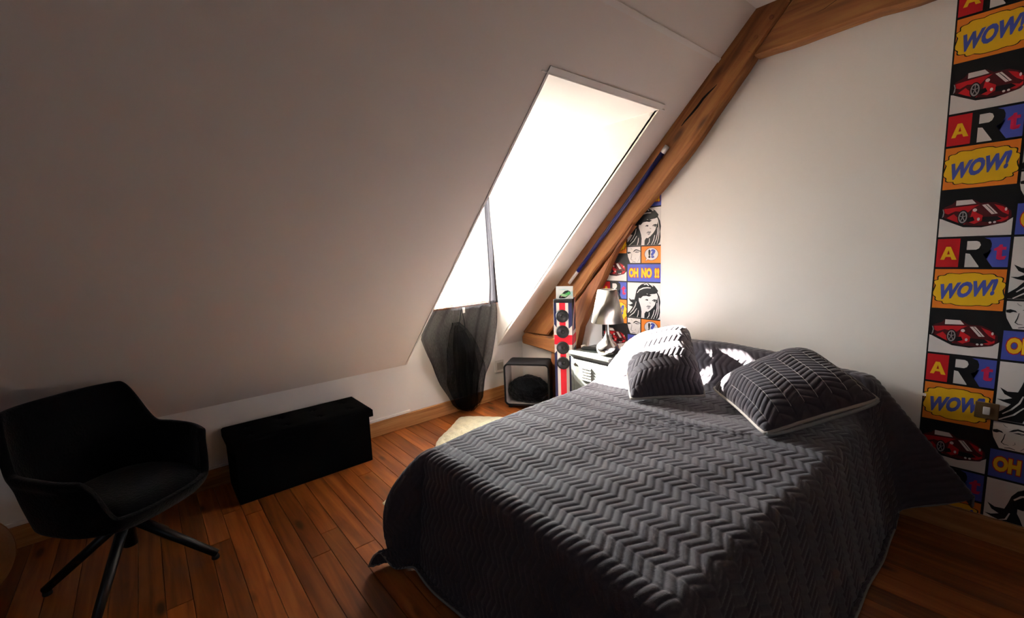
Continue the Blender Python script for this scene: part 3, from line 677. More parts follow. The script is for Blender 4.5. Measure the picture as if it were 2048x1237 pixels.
# ------------------------------------------------------------------ pillows
def pillow(name, label, corner, e1, e2, c11, T, seed, lift=0.0, back=0.07, bend=None, stitches=False, strip='1', grp=None):
    e1 = Vector(e1) - Vector(corner); e2 = Vector(e2) - Vector(corner); skew = np.array(Vector(c11) - Vector(corner) - e1 - e2); nrm = e1.cross(e2).normalized()
    if nrm.z < 0: nrm = -nrm
    n = 230
    u = np.linspace(-1, 1, n); U, V = np.meshgrid(u, u, indexing='ij')
    rs = np.random.RandomState(seed)
    def prof(U, V): return (np.clip(1 - np.abs(U) ** 3.2, 0, 1) ** 0.62) * (np.clip(1 - np.abs(V) ** 3.2, 0, 1) ** 0.62)
    # sides drawn in a little between the corners, corners rounded
    def plan(U, V):
        Ux = U * (1 - 0.05 * (1 - V ** 2) * np.abs(U)); Vx = V * (1 - 0.05 * (1 - U ** 2) * np.abs(V))
        cr = np.clip((np.abs(U) ** 6) * (np.abs(V) ** 6), 0, 1); return Ux * (1 - 0.035 * cr), Vx * (1 - 0.035 * cr)
    Ux, Vx = plan(U, V)
    c0 = np.array(corner); E1 = np.array(e1); E2 = np.array(e2); N = np.array(nrm)
    def base(Ux, Vx, H): return c0 + (Ux[..., None] + 1) / 2 * E1 + (Vx[..., None] + 1) / 2 * E2 + ((Ux + 1) * (Vx + 1) / 4)[..., None] * skew + H[..., None] * N
    t = prof(U, V)
    wob = 0.012 * np.sin(3 * U + seed) * np.cos(2.5 * V + seed) + 0.006 * np.sin(7 * U * V + seed)
    H = T * t * (1 + wob * 3)
    if bend: H = H + bend(U, V)
    P = base(Ux, Vx, H)
    L1, L2 = e1.length, e2.length
    a, b = ((U + 1) / 2 * L1, (V + 1) / 2 * L2)
    if strip == '2': a, b = b, a
    h = quilt_h(a, b + 0.02, 0.062, 0.030, 0.0075) * np.clip(t * 4, 0, 1)
    # gathers near the rim
    g = np.exp(-((1 - np.maximum(np.abs(U), np.abs(V))) / 0.06) ** 2); h = h + g * 0.003 * np.sin(a * 130) * np.sin(b * 110)
    sgn = 1 if np.dot(np.cross(P[1, 100] - P[0, 100], P[0, 101] - P[0, 100]), N) > 0 else -1
    P2 = displace(P, h * sgn)
    root = thing(name, label, 'pillow', (0, 0, 0), group=grp)
    fr = add('quilted_front', grid_mesh('quilted_front', P2 if sgn > 0 else P2[::-1]), M_QUILT, root, smooth=True)
    Hb = -back * t + (bend(U, V) if bend else 0) - 0.002
    bk = add('back', grid_mesh('back', base(Ux, Vx, Hb)[::6, ::6]), M_BACKF, root, smooth=True); bk['label'] = 'plain pale grey back'
    H0 = (bend(U, V) if bend else 0 * U); Rm = base(Ux, Vx, H0 + 0 * U)
    path = np.concatenate([Rm[:-1:6, 0], Rm[-1, :-1:6], Rm[:0:-6, -1], Rm[0, :0:-6]])
    pp = add('piping', tube_mesh('piping', path, 0.0085, 8, closed=True), M_PIPE, root, smooth=True); pp['label'] = 'off-white piping'
    if stitches:
        edge = Rm[:, :].copy()[:, 0] if False else Rm[0, :][::6]
        fl = tube('under_flap', [p + np.array([0.004, -0.004, -0.026 * math.sin(PI * i / (len(edge) - 1)) ** 0.5]) for i, p in enumerate(edge)], 0.009, M_BACKF, root, 8); fl['label'] = 'light grey underside showing at the lower edge'
        # pale stitch lines along the strip seams
        bb = b if strip == '1' else b; vals = []
        v = []; f = []
        Ls = L2 if strip == '1' else L1
        k = 1
        while k * 0.062 - 0.02 < Ls - 0.03:
            pos = (k * 0.062 - 0.02) / Ls; j = int(round(pos * (n - 1)))
            line = P2[:, j] if strip == '1' else P2[j, :]
            line = line[14:int(n * 0.66)] + N * 0.0012
            b0 = len(v); side = E2 / L2 if strip == '1' else E1 / L1
            for q in line[::2]: v += [q - side * 0.0009, q + side * 0.0009]
            m = (len(v) - b0) // 2
            f += [(b0 + 2 * i, b0 + 2 * i + 1, b0 + 2 * i + 3, b0 + 2 * i + 2) for i in range(m - 1)]
            k += 1
        add('stitching', mesh('stitching', v, f), M_STITCH, root)
    return root
pillow('pillow', 'sunlit grey quilted pillow leaning at the left of the headboard', (-1.50, 2.165, 0.585), (-1.175, 2.45, 0.61), (-1.865, 2.58, 0.78), (-1.495, 2.84, 0.925), 0.17, 3, strip='1',
       grp='quilted pillows on the bed')
pillow('pillow', 'grey quilted pillow with pale stitching leaning at the right of the headboard', (-0.762, 2.185, 0.585), (-1.175, 2.52, 0.645), (-0.395, 2.51, 0.765), (-0.765, 2.83, 0.875), 0.15, 5, strip='1', stitches=True,
       grp='quilted pillows on the bed')

# ================================================================== FURNITURE AND THINGS
# ottoman bench
ot = thing('storage_ottoman', 'long black fabric storage ottoman with a tufted lid against the knee wall', 'ottoman', (0, 0, 0))
box('box', (-3.425, 0.315, 0.0), (-3.05, 1.165, 0.345), M_BLACKF, ot, 0.006)
def tufted_lid():
    n, m = 90, 40
    x = np.linspace(-3.434, -3.036, m); yv = np.linspace(0.298, 1.188, n); X, Yv = np.meshgrid(x, yv, indexing='ij')
    ex = np.minimum(X - x[0], x[-1] - X); ey = np.minimum(Yv - yv[0], yv[-1] - Yv); e = np.minimum(ex, ey)
    z = 0.385 + 0.02 * np.sqrt(np.clip(1 - (1 - np.clip(e / 0.05, 0, 1)) ** 2, 0, 1))
    for i in range(4):
        for j in range(2):
            cx = -3.434 + 0.398 * (0.3 + 0.4 * j); cy = 0.298 + 0.89 * (0.14 + 0.24 * i); d = np.hypot(X - cx, Yv - cy)
            z -= 0.014 * np.exp(-(d / 0.018) ** 2) + 0.005 * np.exp(-(d / 0.06) ** 2)
    top = np.stack([X, Yv, z], -1); bm = bmesh.new()
    vs = [[bm.verts.new(top[i, j]) for j in range(n)] for i in range(m)]
    for i in range(m - 1):
        for j in range(n - 1): bm.faces.new((vs[i][j], vs[i + 1][j], vs[i + 1][j + 1], vs[i][j + 1]))
    ring = [vs[i][0] for i in range(m)] + [vs[-1][j] for j in range(1, n)] + [vs[i][-1] for i in range(m - 2, -1, -1)] + [vs[0][j] for j in range(n - 2, 0, -1)]
    low = [bm.verts.new((v.co.x, v.co.y, 0.338)) for v in ring]
    for i in range(len(ring)): j = (i + 1) % len(ring); bm.faces.new((ring[i], low[i], low[j], ring[j]))
    bm.faces.new(low)
    o = add('lid', bm_mesh('lid', bm), M_BLACKF, ot)
    for i in range(4):
        for j in range(2):
            cx = -3.434 + 0.398 * (0.3 + 0.4 * j); cy = 0.298 + 0.89 * (0.14 + 0.24 * i)
            k = add('button', lathe_mesh('button', [(0.0001, 0.006), (0.006, 0.005), (0.010, 0.0), (0.008, -0.004)], 12), M_BLACK, o, smooth=True); k.location = (cx, cy, 0.389)
tufted_lid()

# armchair
CH = (-2.709, -0.179); CA = math.radians(37)
ch = thing('swivel_armchair', 'black velvet bucket armchair on a four-legged metal swivel base', 'armchair', (CH[0], CH[1], 0), CA)
def chair_shell():
    nphi, nv = 96, 26
    phi = np.linspace(-PI, PI, nphi, endpoint=False); P = np.zeros((nv, nphi, 3))
    ap = np.abs(phi)
    rim = 0.44 + 0.43 * (1 - smoothstep(math.radians(48), math.radians(76), ap)) 
    arm = 0.645 - 0.02 * smoothstep(math.radians(80), math.radians(125), ap)
    rim = np.maximum(rim, 0) ; rim = 0.87 * (1 - smoothstep(math.radians(44), math.radians(74), ap)) + arm * smoothstep(math.radians(44), math.radians(74), ap)
    rim = rim * (1 - smoothstep(math.radians(122), math.radians(145), ap)) + 0.435 * smoothstep(math.radians(122), math.radians(145), ap)
    e = 0.72
    cs, sn = np.cos(phi), np.sin(phi)
    fx = -np.sign(cs) * np.abs(cs) ** e; fy = np.sign(sn) * np.abs(sn) ** e
    for i in range(nv):
        t = i / (nv - 1)
        if t < 0.35:
            q = t / 0.35; s = 0.05 + 0.83 * q; z = 0.335 + 0.035 * q ** 2 + 0 * phi
        else:
            q = (t - 0.35) / 0.65; s = 0.88 + 0.12 * (1 - (1 - q) ** 1.8); z = 0.37 + (rim - 0.37) * q
        D = 0.27 + 0.05 * np.clip((z - 0.45) / 0.4, 0, 1) * (ap < PI / 2)
        F = 0.30
        P[i, :, 0] = np.where(fx < 0, fx * D, fx * F) * s; P[i, :, 1] = fy * (0.335 + 0.015 * (z > 0.6)) * s; P[i, :, 2] = z
    P *= np.array([1.06, 0.93, 1.035])
    me = grid_mesh('shell', P, wrap=True)
    bm = bmesh.new(); bm.from_mesh(me); bm.verts.ensure_lookup_table()
    bm.faces.new([bm.verts[k] for k in range(nphi)]); bmesh.ops.recalc_face_normals(bm, faces=bm.faces); bm.to_mesh(me); bm.free()
    o = add('shell', me, M_BLACK, ch, smooth=True)
    md = o.modifiers.new('thickness', 'SOLIDIFY'); md.thickness = 0.034; md.offset = -1
    sb = o.modifiers.new('smooth', 'SUBSURF'); sb.levels = 1; sb.render_levels = 1
    return P
chair_shell()
def cushion():
    n, m = 40, 64; P = np.zeros((n, m, 3))
    for i in range(n):
        t = i / (n - 1)
        s = math.sin(PI * min(t, 0.5)) if t < 0.5 else 1 - 0
        r = math.sin(PI / 2 * min(1, t * 2)) if t < 0.5 else math.sin(PI / 2 * min(1, (1 - t) * 2))
        r = r ** 0.35; z = 0.435 - 0.05 * math.cos(PI * t)
        for k in range(m):
            a = 2 * PI * k / m; c, s2 = math.cos(a), math.sin(a)
            P[i, k] = (0.03 + 0.268 * r * math.copysign(abs(c) ** 0.72, c), 0.262 * r * math.copysign(abs(s2) ** 0.72, s2), z)
    add('seat', grid_mesh('seat', P, wrap=True), M_BLACK, ch, smooth=True)
cushion()
add('swivel_column', lathe_mesh('swivel_column', [(0.028, 0.165), (0.028, 0.29), (0.075, 0.30), (0.08, 0.325), (0.05, 0.336)], 24), M_BLKMET, ch, smooth=True).location = (0, 0, 0)
HUB = Vector((0.06, -0.085, 0))
for k in range(4):
    a = math.radians(68 + 90 * k) - CA
    d = Vector((math.cos(a), math.sin(a), 0))
    p0 = Vector((0, 0, 0.285)) + d * 0.03; p1 = d * 0.345 + Vector((0, 0, 0.024))
    lg = tube('leg', [p0, p0.lerp(p1, 0.5), p1], [0.023, 0.021, 0.018], M_BLKMET, ch, 14)
    ft = add('foot_cap', lathe_mesh('foot_cap', [(0.017, 0.0), (0.018, 0.006), (0.016, 0.018)], 14), mat('rubber', '#0c0c0c', 0.9) if k == 0 else bpy.data.materials['rubber'], lg, smooth=True)
    ft.location = (p1.x - d.x * 0.008, p1.y - d.y * 0.008, 0)

# tan pouf at the left edge
pf = thing('pouf', 'tan leather pouf at the left edge behind the black armchair', 'pouf', (-3.02, -0.868, 0))
prof = []
for i in range(25):
    t = i / 24; a = -PI / 2 + PI * t
    prof.append((max(0.0001, 0.27 * abs(math.cos(a)) ** 0.55), 0.19 + 0.188 * math.sin(a)))
add('cover', lathe_mesh('cover', prof, 56), M_TAN, pf, smooth=True)
for k in range(8):
    a = 2 * PI * k / 8 + 0.2
    tube('seam', [((r + 0.0015) * math.cos(a), (r + 0.0015) * math.sin(a), z) for r, z in prof[2:-2]], 0.0025, M_TAN, pf, 6)

# cube stool open at the front, black cushion in it
QA = math.radians(36.6)
cu = thing('cube_shelf', 'black round-cornered open cube standing by the socket in the corner', 'cube', (-3.185, 2.545, 0), QA)
def rounded_ring(w, h, r, t, d, z0):
    def rr_pts(w, h, r, z0, ins):
        pts = []; r2 = max(0.004, r - ins)
        for cx, cz, a0 in ((w - ins - r2, z0 + ins + r2, -90), (w - ins - r2, z0 + h - ins - r2, 0), (ins + r2, z0 + h - ins - r2, 90), (ins + r2, z0 + ins + r2, 180)):
            for k in range(9):
                a = math.radians(a0 + 90 * k / 8); pts.append((cx + r2 * math.cos(a), cz + r2 * math.sin(a)))
        return pts
    o = rr_pts(w, h, r, z0, 0); i = rr_pts(w, h, r, z0, t); n = len(o)
    bm = bmesh.new()
    O0 = [bm.verts.new((p[0], 0, p[1])) for p in o]; I0 = [bm.verts.new((p[0], 0, p[1])) for p in i]
    O1 = [bm.verts.new((p[0], d, p[1])) for p in o]; I1 = [bm.verts.new((p[0], d, p[1])) for p in i]
    mi = []
    for k in range(n):
        j = (k + 1) % n
        bm.faces.new((O0[k], O0[j], I0[j], I0[k])); bm.faces.new((O1[k], I1[k], I1[j], O1[j])); bm.faces.new((O0[k], O1[k], O1[j], O0[j]))
    outer = bm_mesh('shell', bm)
    bm = bmesh.new(); e = 0.0012
    c = (w / 2, z0 + h / 2)
    I0 = [bm.verts.new((p[0] + (c[0] - p[0]) * e * 4, 0.006, p[1] + (c[1] - p[1]) * e * 4)) for p in i]; I1 = [bm.verts.new((p[0] + (c[0] - p[0]) * e * 4, d - 0.002, p[1] + (c[1] - p[1]) * e * 4)) for p in i]
    for k in range(n): j = (k + 1) % n; bm.faces.new((I0[k], I0[j], I1[j], I1[k]))
    return outer, bm_mesh('lining', bm)
ou, li = rounded_ring(0.44, 0.41, 0.045, 0.016, 0.25, 0.028)
add('shell', ou, mat('black_laminate', '#141315', 0.6, spec=0.3), cu); o = add('lining', li, M_GREYIN, cu); o['label'] = 'pale grey inside face'
for fx in (0.05, 0.39):
    for fy in (0.04, 0.21): box('foot', (fx - 0.018, fy - 0.018, 0), (fx + 0.018, fy + 0.018, 0.03), M_BLKMET, cu, 0.003)
def fluffy(name, center, rad, m, seed, rz=0, amp=0.012):
    bm = bmesh.new(); bmesh.ops.create_icosphere(bm, subdivisions=5, radius=1)
    rnd = np.random.RandomState(seed); k = rnd.normal(size=(10, 3)) * 7; ph = rnd.uniform(0, 6, 10)
    for v in bm.verts:
        n = v.co.normalized(); p = np.array(n)
        d = sum(math.sin(float(k[i] @ p) + ph[i]) for i in range(10)) / 10 * amp * 1.4 + rnd.uniform(-1, 1) * amp * 0.35
        v.co = Vector((n.x * (rad[0] + d), n.y * (rad[1] + d), max(n.z, -0.8) * (rad[2] + d)))
    o = add(name, bm_mesh(name, bm), m, smooth=True); o.location = center; o.rotation_euler = (0, 0, rz); return o
cq = Vector((-3.185, 2.545, 0)); wv = Vector((math.cos(QA), math.sin(QA), 0)); dv = Vector((-math.sin(QA), math.cos(QA), 0))
fc = cq + wv * 0.214 + dv * 0.115 + Vector((0, 0, 0.155))
tag(fluffy('cushion', fc, (0.195, 0.125, 0.135), M_FUR, 5, QA), 'fluffy black round cushion tucked inside the open cube', 'cushion')

# floor-standing speaker
SA = math.radians(33)
sp = thing('tower_speaker', 'tall slim speaker printed with the British flag and four round drivers', 'speaker', (-2.625, 2.672, 0), SA)
SWd, SD, SH, SB = 0.163, 0.175, 1.075, 0.0
M_SPK = mat('speaker_black', '#121216', 0.45); M_SNAVY = mat('flag_navy', '#20244f', 0.5); M_SRED = mat('flag_red', '#e0182f', 0.5); M_SWHITE = mat('flag_white', '#ddd4cc', 0.5)
box('cabinet', (0, 0, 0.055), (SWd, SD, SH), M_SPK, sp, 0.006); box('plinth', (-0.02, -0.02, 0.0), (SWd + 0.02, SD, 0.055), M_SPK, sp, 0.006)
def flagquad(P, c): return (P, c)
def decal(name, pieces, parent, O, ax, up, out):
    v = []; f = []; ms = [M_SNAVY, M_SWHITE, M_SRED, M_SPK]; mi = []
    for L, (pts, c) in enumerate(pieces):
        q = [Vector((p[0], p[1], 0)) for p in pts]; b = len(v)
        v += [Vector(O) + Vector(ax) * p.x + Vector(up) * p.y + Vector(out) * (0.0008 + 0.0002 * L) for p in q]
        for t in tessellate_polygon([q]): f.append(tuple(b + k for k in t)); mi.append(c)
    me = mesh(name, v, f)
    for m in ms: me.materials.append(m)
    me.polygons.foreach_set('material_index', mi); return add(name, me, None, parent)
def R4(x0, y0, x1, y1): return [(x0, y0), (x1, y0), (x1, y1), (x0, y1)]
w = SWd; zc = 0.725      # centre of the cross
zb, zt = 0.205, 1.045
fp = [(R4(0.004, zb, w - 0.004, zt), 0),
      ([(0.004, zc + 0.05), (w - 0.004, zc + 0.05), (w - 0.004, zc + 0.125), (w - 0.03, zc + 0.10), (0.03, zc + 0.10), (0.004, zc + 0.135)], 1), ([(0.004, zc - 0.05), (w - 0.004, zc - 0.05), (w - 0.004, zc - 0.115), (w - 0.03, zc - 0.09), (0.03, zc - 0.09), (0.004, zc - 0.12)], 1),
      (R4(0.026, zb, w - 0.034, zt), 1), (R4(0.004, zc - 0.075, w - 0.004, zc + 0.075), 1), (R4(0.052, zb, w - 0.060, zt), 2), (R4(0.004, zc - 0.042, w - 0.004, zc + 0.042), 2)]
decal('front_print', fp, sp, (0, 0, 0), (1, 0, 0), (0, 0, 1), (0, -1, 0))
dd = SD
sd = [(R4(0.003, 0.20, dd - 0.003, 0.99), 0), ([(0.003, zc + 0.04), (dd - 0.003, zc + 0.30), (dd - 0.003, zc + 0.42), (0.003, zc + 0.12)], 1), ([(0.003, zc - 0.04), (dd - 0.003, zc - 0.30), (dd - 0.003, zc - 0.42), (0.003, zc - 0.12)], 1),
      ([(0.003, zc + 0.07), (dd - 0.003, zc + 0.335), (dd - 0.003, zc + 0.375), (0.003, zc + 0.095)], 2), (R4(0.003, zc - 0.075, dd - 0.003, zc + 0.075), 1), (R4(0.003, zc - 0.042, dd - 0.003, zc + 0.042), 2)]
decal('side_print', sd, sp, (SWd, 0, 0), (0, 1, 0), (0, 0, 1), (1, 0, 0))
M_RING = mat('driver_surround', '#111113', 0.5); M_CONE = mat('driver_cone', '#26262a', 0.35)
for zc2 in (0.932, 0.797, 0.655, 0.520):
    dr = add('driver', lathe_mesh('driver', [(0.054, 0.0), (0.056, 0.006), (0.050, 0.012), (0.040, 0.010), (0.037, 0.0035)], 36), M_RING, sp, smooth=True)
    dr.rotation_euler = (PI / 2, 0, 0); dr.location = (0.077, -0.0015, zc2)
    add('cone', lathe_mesh('cone', [(0.0375, 0.0095), (0.034, 0.008), (0.016, 0.0025)], 30, cap=False), M_CONE, dr, smooth=True)
    add('dust_cap', lathe_mesh('dust_cap', [(0.0165, 0.0025), (0.012, 0.006), (0.006, 0.008), (0.0001, 0.0085)], 24), M_RING, dr, smooth=True)

# picture card with a green car on the speaker
cd = thing('picture_card', 'small white card picturing a green sports car, standing on the speaker', 'picture', (-2.625 + 0.0, 2.672, SH + 0.0005), SA)
box('card', (0.018, 0.045, 0.0), (0.165, 0.053, 0.108), mat('card_white', '#c9cfcf', 0.6), cd, 0.001)
G = {0: mat('green_print', '#3f9a52', 0.5), 1: mat('pale_green_print', '#8dc08b', 0.5), 2: mat('dark_print', '#14201c', 0.5), 3: mat('teal_print', '#9fc6c8', 0.5), 4: mat('pink_print', '#a86a74', 0.5)}
def card_print(pieces, O):
    v = []; f = []; mi = []
    for L, (pts, c) in enumerate(pieces):
        q = [Vector((p[0], p[1], 0)) for p in pts]; b = len(v)
        v += [Vector((O[0] + p.x, O[1] - 0.0006 - 0.0001 * L, O[2] + p.y)) for p in q]
        for t in tessellate_polygon([q]): f.append(tuple(b + k for k in t)); mi.append(c)
    me = mesh('print', v, f)
    for k in sorted(G): me.materials.append(G[k])
    me.polygons.foreach_set('material_index', mi); add('print', me, None, cd)
k = 0.147
S2 = lambda L: [(x * k, y * 0.108) for x, y in L]
card_print([(S2([(0.70, 0.50), (0.98, 0.62), (0.98, 0.20), (0.80, 0.30)]), 3), (S2([(0.10, 0.72), (0.45, 0.78), (0.80, 0.74), (0.45, 0.70)]), 3),
            (S2([(0.16, 0.10), (0.24, 0.30), (0.36, 0.42), (0.52, 0.62), (0.70, 0.68), (0.84, 0.58), (0.86, 0.40), (0.76, 0.28), (0.60, 0.10), (0.50, 0.04), (0.24, 0.04)]), 2),
            (S2([(0.22, 0.30), (0.36, 0.42), (0.56, 0.36), (0.74, 0.30), (0.56, 0.14), (0.36, 0.20)]), 1), (S2([(0.56, 0.34), (0.80, 0.30), (0.84, 0.50), (0.74, 0.60), (0.66, 0.48), (0.54, 0.44)]), 0),
            (S2([(0.42, 0.46), (0.54, 0.60), (0.66, 0.64), (0.70, 0.58), (0.56, 0.48)]), 2), (S2([(0.26, 0.12), (0.36, 0.14), (0.38, 0.22), (0.28, 0.20)]), 4)], (0.018, 0.045, 0))

# metal locker used as bedside table
lk = thing('locker_nightstand', 'worn grey metal locker with louvred door used as bedside table', 'nightstand', (-2.445, 2.672, 0), math.radians(-2))
LW, LD, LH = 0.415, 0.32, 0.655
box('body', (0, 0.012, 0), (LW, LD, LH - 0.02), M_LOCKER, lk, 0.003)
box('top', (-0.006, -0.010, LH - 0.030), (LW + 0.006, LD + 0.004, LH), M_LOCKER, lk, 0.006)
box('top_lip', (0.0, -0.004, LH - 0.042), (LW, 0.012, LH - 0.030), M_LOCKER, lk, 0.002)
box('door_gap', (0.034, 0.006, 0.03), (0.042, 0.0125, LH - 0.055), M_LOCKD, lk); box('door_gap', (0.034, 0.006, LH - 0.062), (LW - 0.02, 0.0125, LH - 0.055), M_LOCKD, lk)
dr = box('door', (0.044, 0.0, 0.03), (LW - 0.02, 0.012, LH - 0.064), M_LOCKER, lk, 0.002)
for k in range(5):
    z = LH - 0.115 - k * 0.024
    bm = bmesh.new(); a = [bm.verts.new((x, -0.0 if kk < 2 else -0.009, zz)) for kk, (x, zz) in enumerate(((0.115, z + 0.008), (0.235, z + 0.008), (0.233, z - 0.008), (0.117, z - 0.008)))]
    bk_ = [bm.verts.new((x, 0.001, zz)) for (x, zz) in ((0.115, z + 0.008), (0.235, z + 0.008), (0.233, z - 0.008), (0.117, z - 0.008))]
    bm.faces.new(a)
    for i in range(4): j = (i + 1) % 4; bm.faces.new((a[i], bk_[i], bk_[j], a[j]))
    add('louvre', bm_mesh('louvre', bm), M_LOCKER, dr)
box('hinge', (0.022, -0.006, LH - 0.105), (0.060, 0.002, LH - 0.092), M_LOCKD, lk, 0.002)

# lamp
lp = thing('table_lamp', 'brushed silver table lamp with a conical metal shade on the locker', 'lamp', (-2.125, 2.765, LH + 0.0005))
base_prof = [(0.0001, 0), (0.060, 0.0), (0.070, 0.006), (0.084, 0.025), (0.090, 0.045), (0.086, 0.068), (0.070, 0.092), (0.045, 0.115), (0.028, 0.140), (0.019, 0.170), (0.0145, 0.205), (0.012, 0.245), (0.011, 0.30), (0.011, 0.36)]
add('base', lathe_mesh('base', base_prof, 48), M_SATIN, lp, smooth=True)
def shade():
    n = 64; v = []; f = []; prof = [(0.126, 0.262), (0.1255, 0.262), (0.073, 0.520), (0.0735, 0.520)]
    for r, z in prof:
        for k in range(n):
            a = 2 * PI * k / n; rr = r * (1 + 0.004 * math.cos(a * 12))
            v.append((rr * math.cos(a), rr * math.sin(a), z))
    for i in range(1, 3 - 1 + 0):
        pass
    me = []
    for k in range(n): k2 = (k + 1) % n; f.append((n + k, n + k2, 2 * n + k2, 2 * n + k))
    o = add('shade', mesh('shade', v[: 3 * n], f), M_BRUSHED, lp, smooth=True)
    md = o.modifiers.new('t', 'SOLIDIFY'); md.thickness = 0.0015
shade()
tube('shade_ring', [(0.072 * math.cos(t), 0.072 * math.sin(t), 0.519) for t in np.linspace(0, 2 * PI, 33)[:-1]], 0.0022, M_SATIN, lp, 6, True)
for a in (0, 2 * PI / 3, 4 * PI / 3): tube('shade_spoke', [(0.0, 0.0, 0.36), (0.085 * math.cos(a), 0.085 * math.sin(a), 0.45)], 0.0018, M_SATIN, lp, 6)
# remote and a little white charger on the locker
rm = thing('remote_control', 'black remote control lying left of the lamp base', 'remote', (-2.33, 2.80, LH + 0.0005), math.radians(18))
box('case', (-0.075, -0.02, 0), (0.075, 0.02, 0.022), M_BLKMET, rm, 0.007)
for k in range(4): box('button', (-0.05 + 0.025 * k, -0.006, 0.0215), (-0.038 + 0.025 * k, 0.006, 0.0235), M_CONE, rm, 0.0005)
tag(box('charger', (-2.435, 2.80, LH + 0.0005), (-2.405, 2.84, LH + 0.026), M_SOCKET, bevel=0.005), 'small white charger block on the left end of the locker top', 'charger')

# wrapped tube leaning along the rafter
a, b = Vector((-1.72, 2.925, 2.185)), Vector((-2.66, 2.918, 1.195))
tb = thing('cardboard_tube', 'long navy blue tube with white ends fixed along the sloping rafter', 'tube', a)
t_ = (b - a)
tube('sleeve', [t_ * 0.018, t_ * 0.3, t_ * 0.6, t_ * 0.89], 0.0165, M_NAVY, tb, 16)
tube('end_cap', [t_ * -0.004, t_ * 0.034], 0.0185, M_SOCKET, tb, 16)
tube('inner_roll', [t_ * 0.88, t_ * 1.0], 0.0145, M_SOCKET, tb, 14)
box('clip', (-0.012, 0.004, -0.012), (0.012, 0.022, 0.012), M_BRONZE, tb, 0.002).location = t_ * 0.06
box('clip', (-0.012, 0.004, -0.012), (0.012, 0.022, 0.012), M_BRONZE, tb, 0.002).location = t_ * 0.84

# sheepskin rug between the wall and the bed
def rug():
    out = [(-3.24, 2.02), (-3.30, 2.10), (-3.22, 2.20), (-3.10, 2.30), (-2.98, 2.40), (-2.80, 2.44), (-2.55, 2.40), (-2.35, 2.30), (-2.20, 2.10), (-2.14, 1.8), (-2.16, 1.5), (-2.20, 1.2), (-2.30, 1.02), (-2.40, 0.975), (-2.49, 0.985), (-2.40, 1.06), (-2.42, 1.20), (-2.52, 1.36), (-2.68, 1.48), (-2.86, 1.58), (-2.99, 1.67), (-3.07, 1.78), (-3.13, 1.88)]
    P = [Vector(p) for p in out]
    for _ in range(2):
        q = []
        for i in range(len(P)): q += [P[i].lerp(P[(i + 1) % len(P)], 0.25), P[i].lerp(P[(i + 1) % len(P)], 0.75)]
        P = q
    c = Vector((-2.6, 1.7)); N = 220
    L = [0]
    for i in range(len(P)): L.append(L[-1] + (P[(i + 1) % len(P)] - P[i]).length)
    rim = []
    for k in range(N):
        s = L[-1] * k / N; i = max(j for j in range(len(P)) if L[j] <= s); u = (s - L[i]) / (L[i + 1] - L[i] + 1e-9)
        rim.append(P[i].lerp(P[(i + 1) % len(P)], u))
    rings = 26; G_ = np.zeros((rings, N, 3))
    for i in range(rings):
        t = i / (rings - 1)
        for k in range(N):
            sc = 0.014 * abs(math.sin(k * PI * 46 / N)) * t
            p = c + (rim[k] - c) * (t + sc)
            ln = 0.035 * (1 - t ** 6) + 0.003
            z = 0.004 + ln * (0.75 + 0.25 * math.sin(p.x * 70 + 2 * math.sin(p.y * 30)) * math.sin(p.y * 60 + 1.5 * math.sin(p.x * 40)))
            G_[i, k] = (p.x, p.y, z if t < 1 else 0.001)
    o = add('rug', grid_mesh('rug', G_, wrap=True), M_CREAM, smooth=True)
    tag(o, 'cream sheepskin rug on the planks between curtain and bed', 'rug')
rug()

# ------------------------------------------------------------------ curtains
CXp = KX + 0.062
cur = thing('voile_curtain', 'black sheer voile curtain at the dormer window, gathered to a point near the floor', 'curtain', (0, 0, 0))
def cloth(name, zs, y0s, y1s, folds, amp, m, x0=CXp, n=160, seed=0, parent=None, xoff=None):
    rows = 90; zz = np.linspace(zs[0], zs[-1], rows)
    a = np.interp(zz, zs[::-1] if zs[0] > zs[-1] else zs, y0s[::-1] if zs[0] > zs[-1] else y0s); b = np.interp(zz, zs[::-1] if zs[0] > zs[-1] else zs, y1s[::-1] if zs[0] > zs[-1] else y1s)
    u = np.linspace(0, 1, n); P = np.zeros((rows, n, 3))
    for i in range(rows):
        t = i / (rows - 1); wob = 0.3 * math.sin(3 * t + seed)
        P[i, :, 1] = a[i] + (b[i] - a[i]) * u
        P[i, :, 0] = x0 + amp * np.sin(2 * PI * folds * (u + 0.03 * wob) + seed) * (0.7 + 0.3 * math.cos(5 * t + seed)) + 0.25 * amp * np.sin(2 * PI * folds * 2.3 * u + 2 * t)
        P[i, :, 2] = zz[i]
        if xoff is not None: P[i, :, 0] += xoff(t)
    return add(name, grid_mesh(name, P), m, parent, smooth=True)
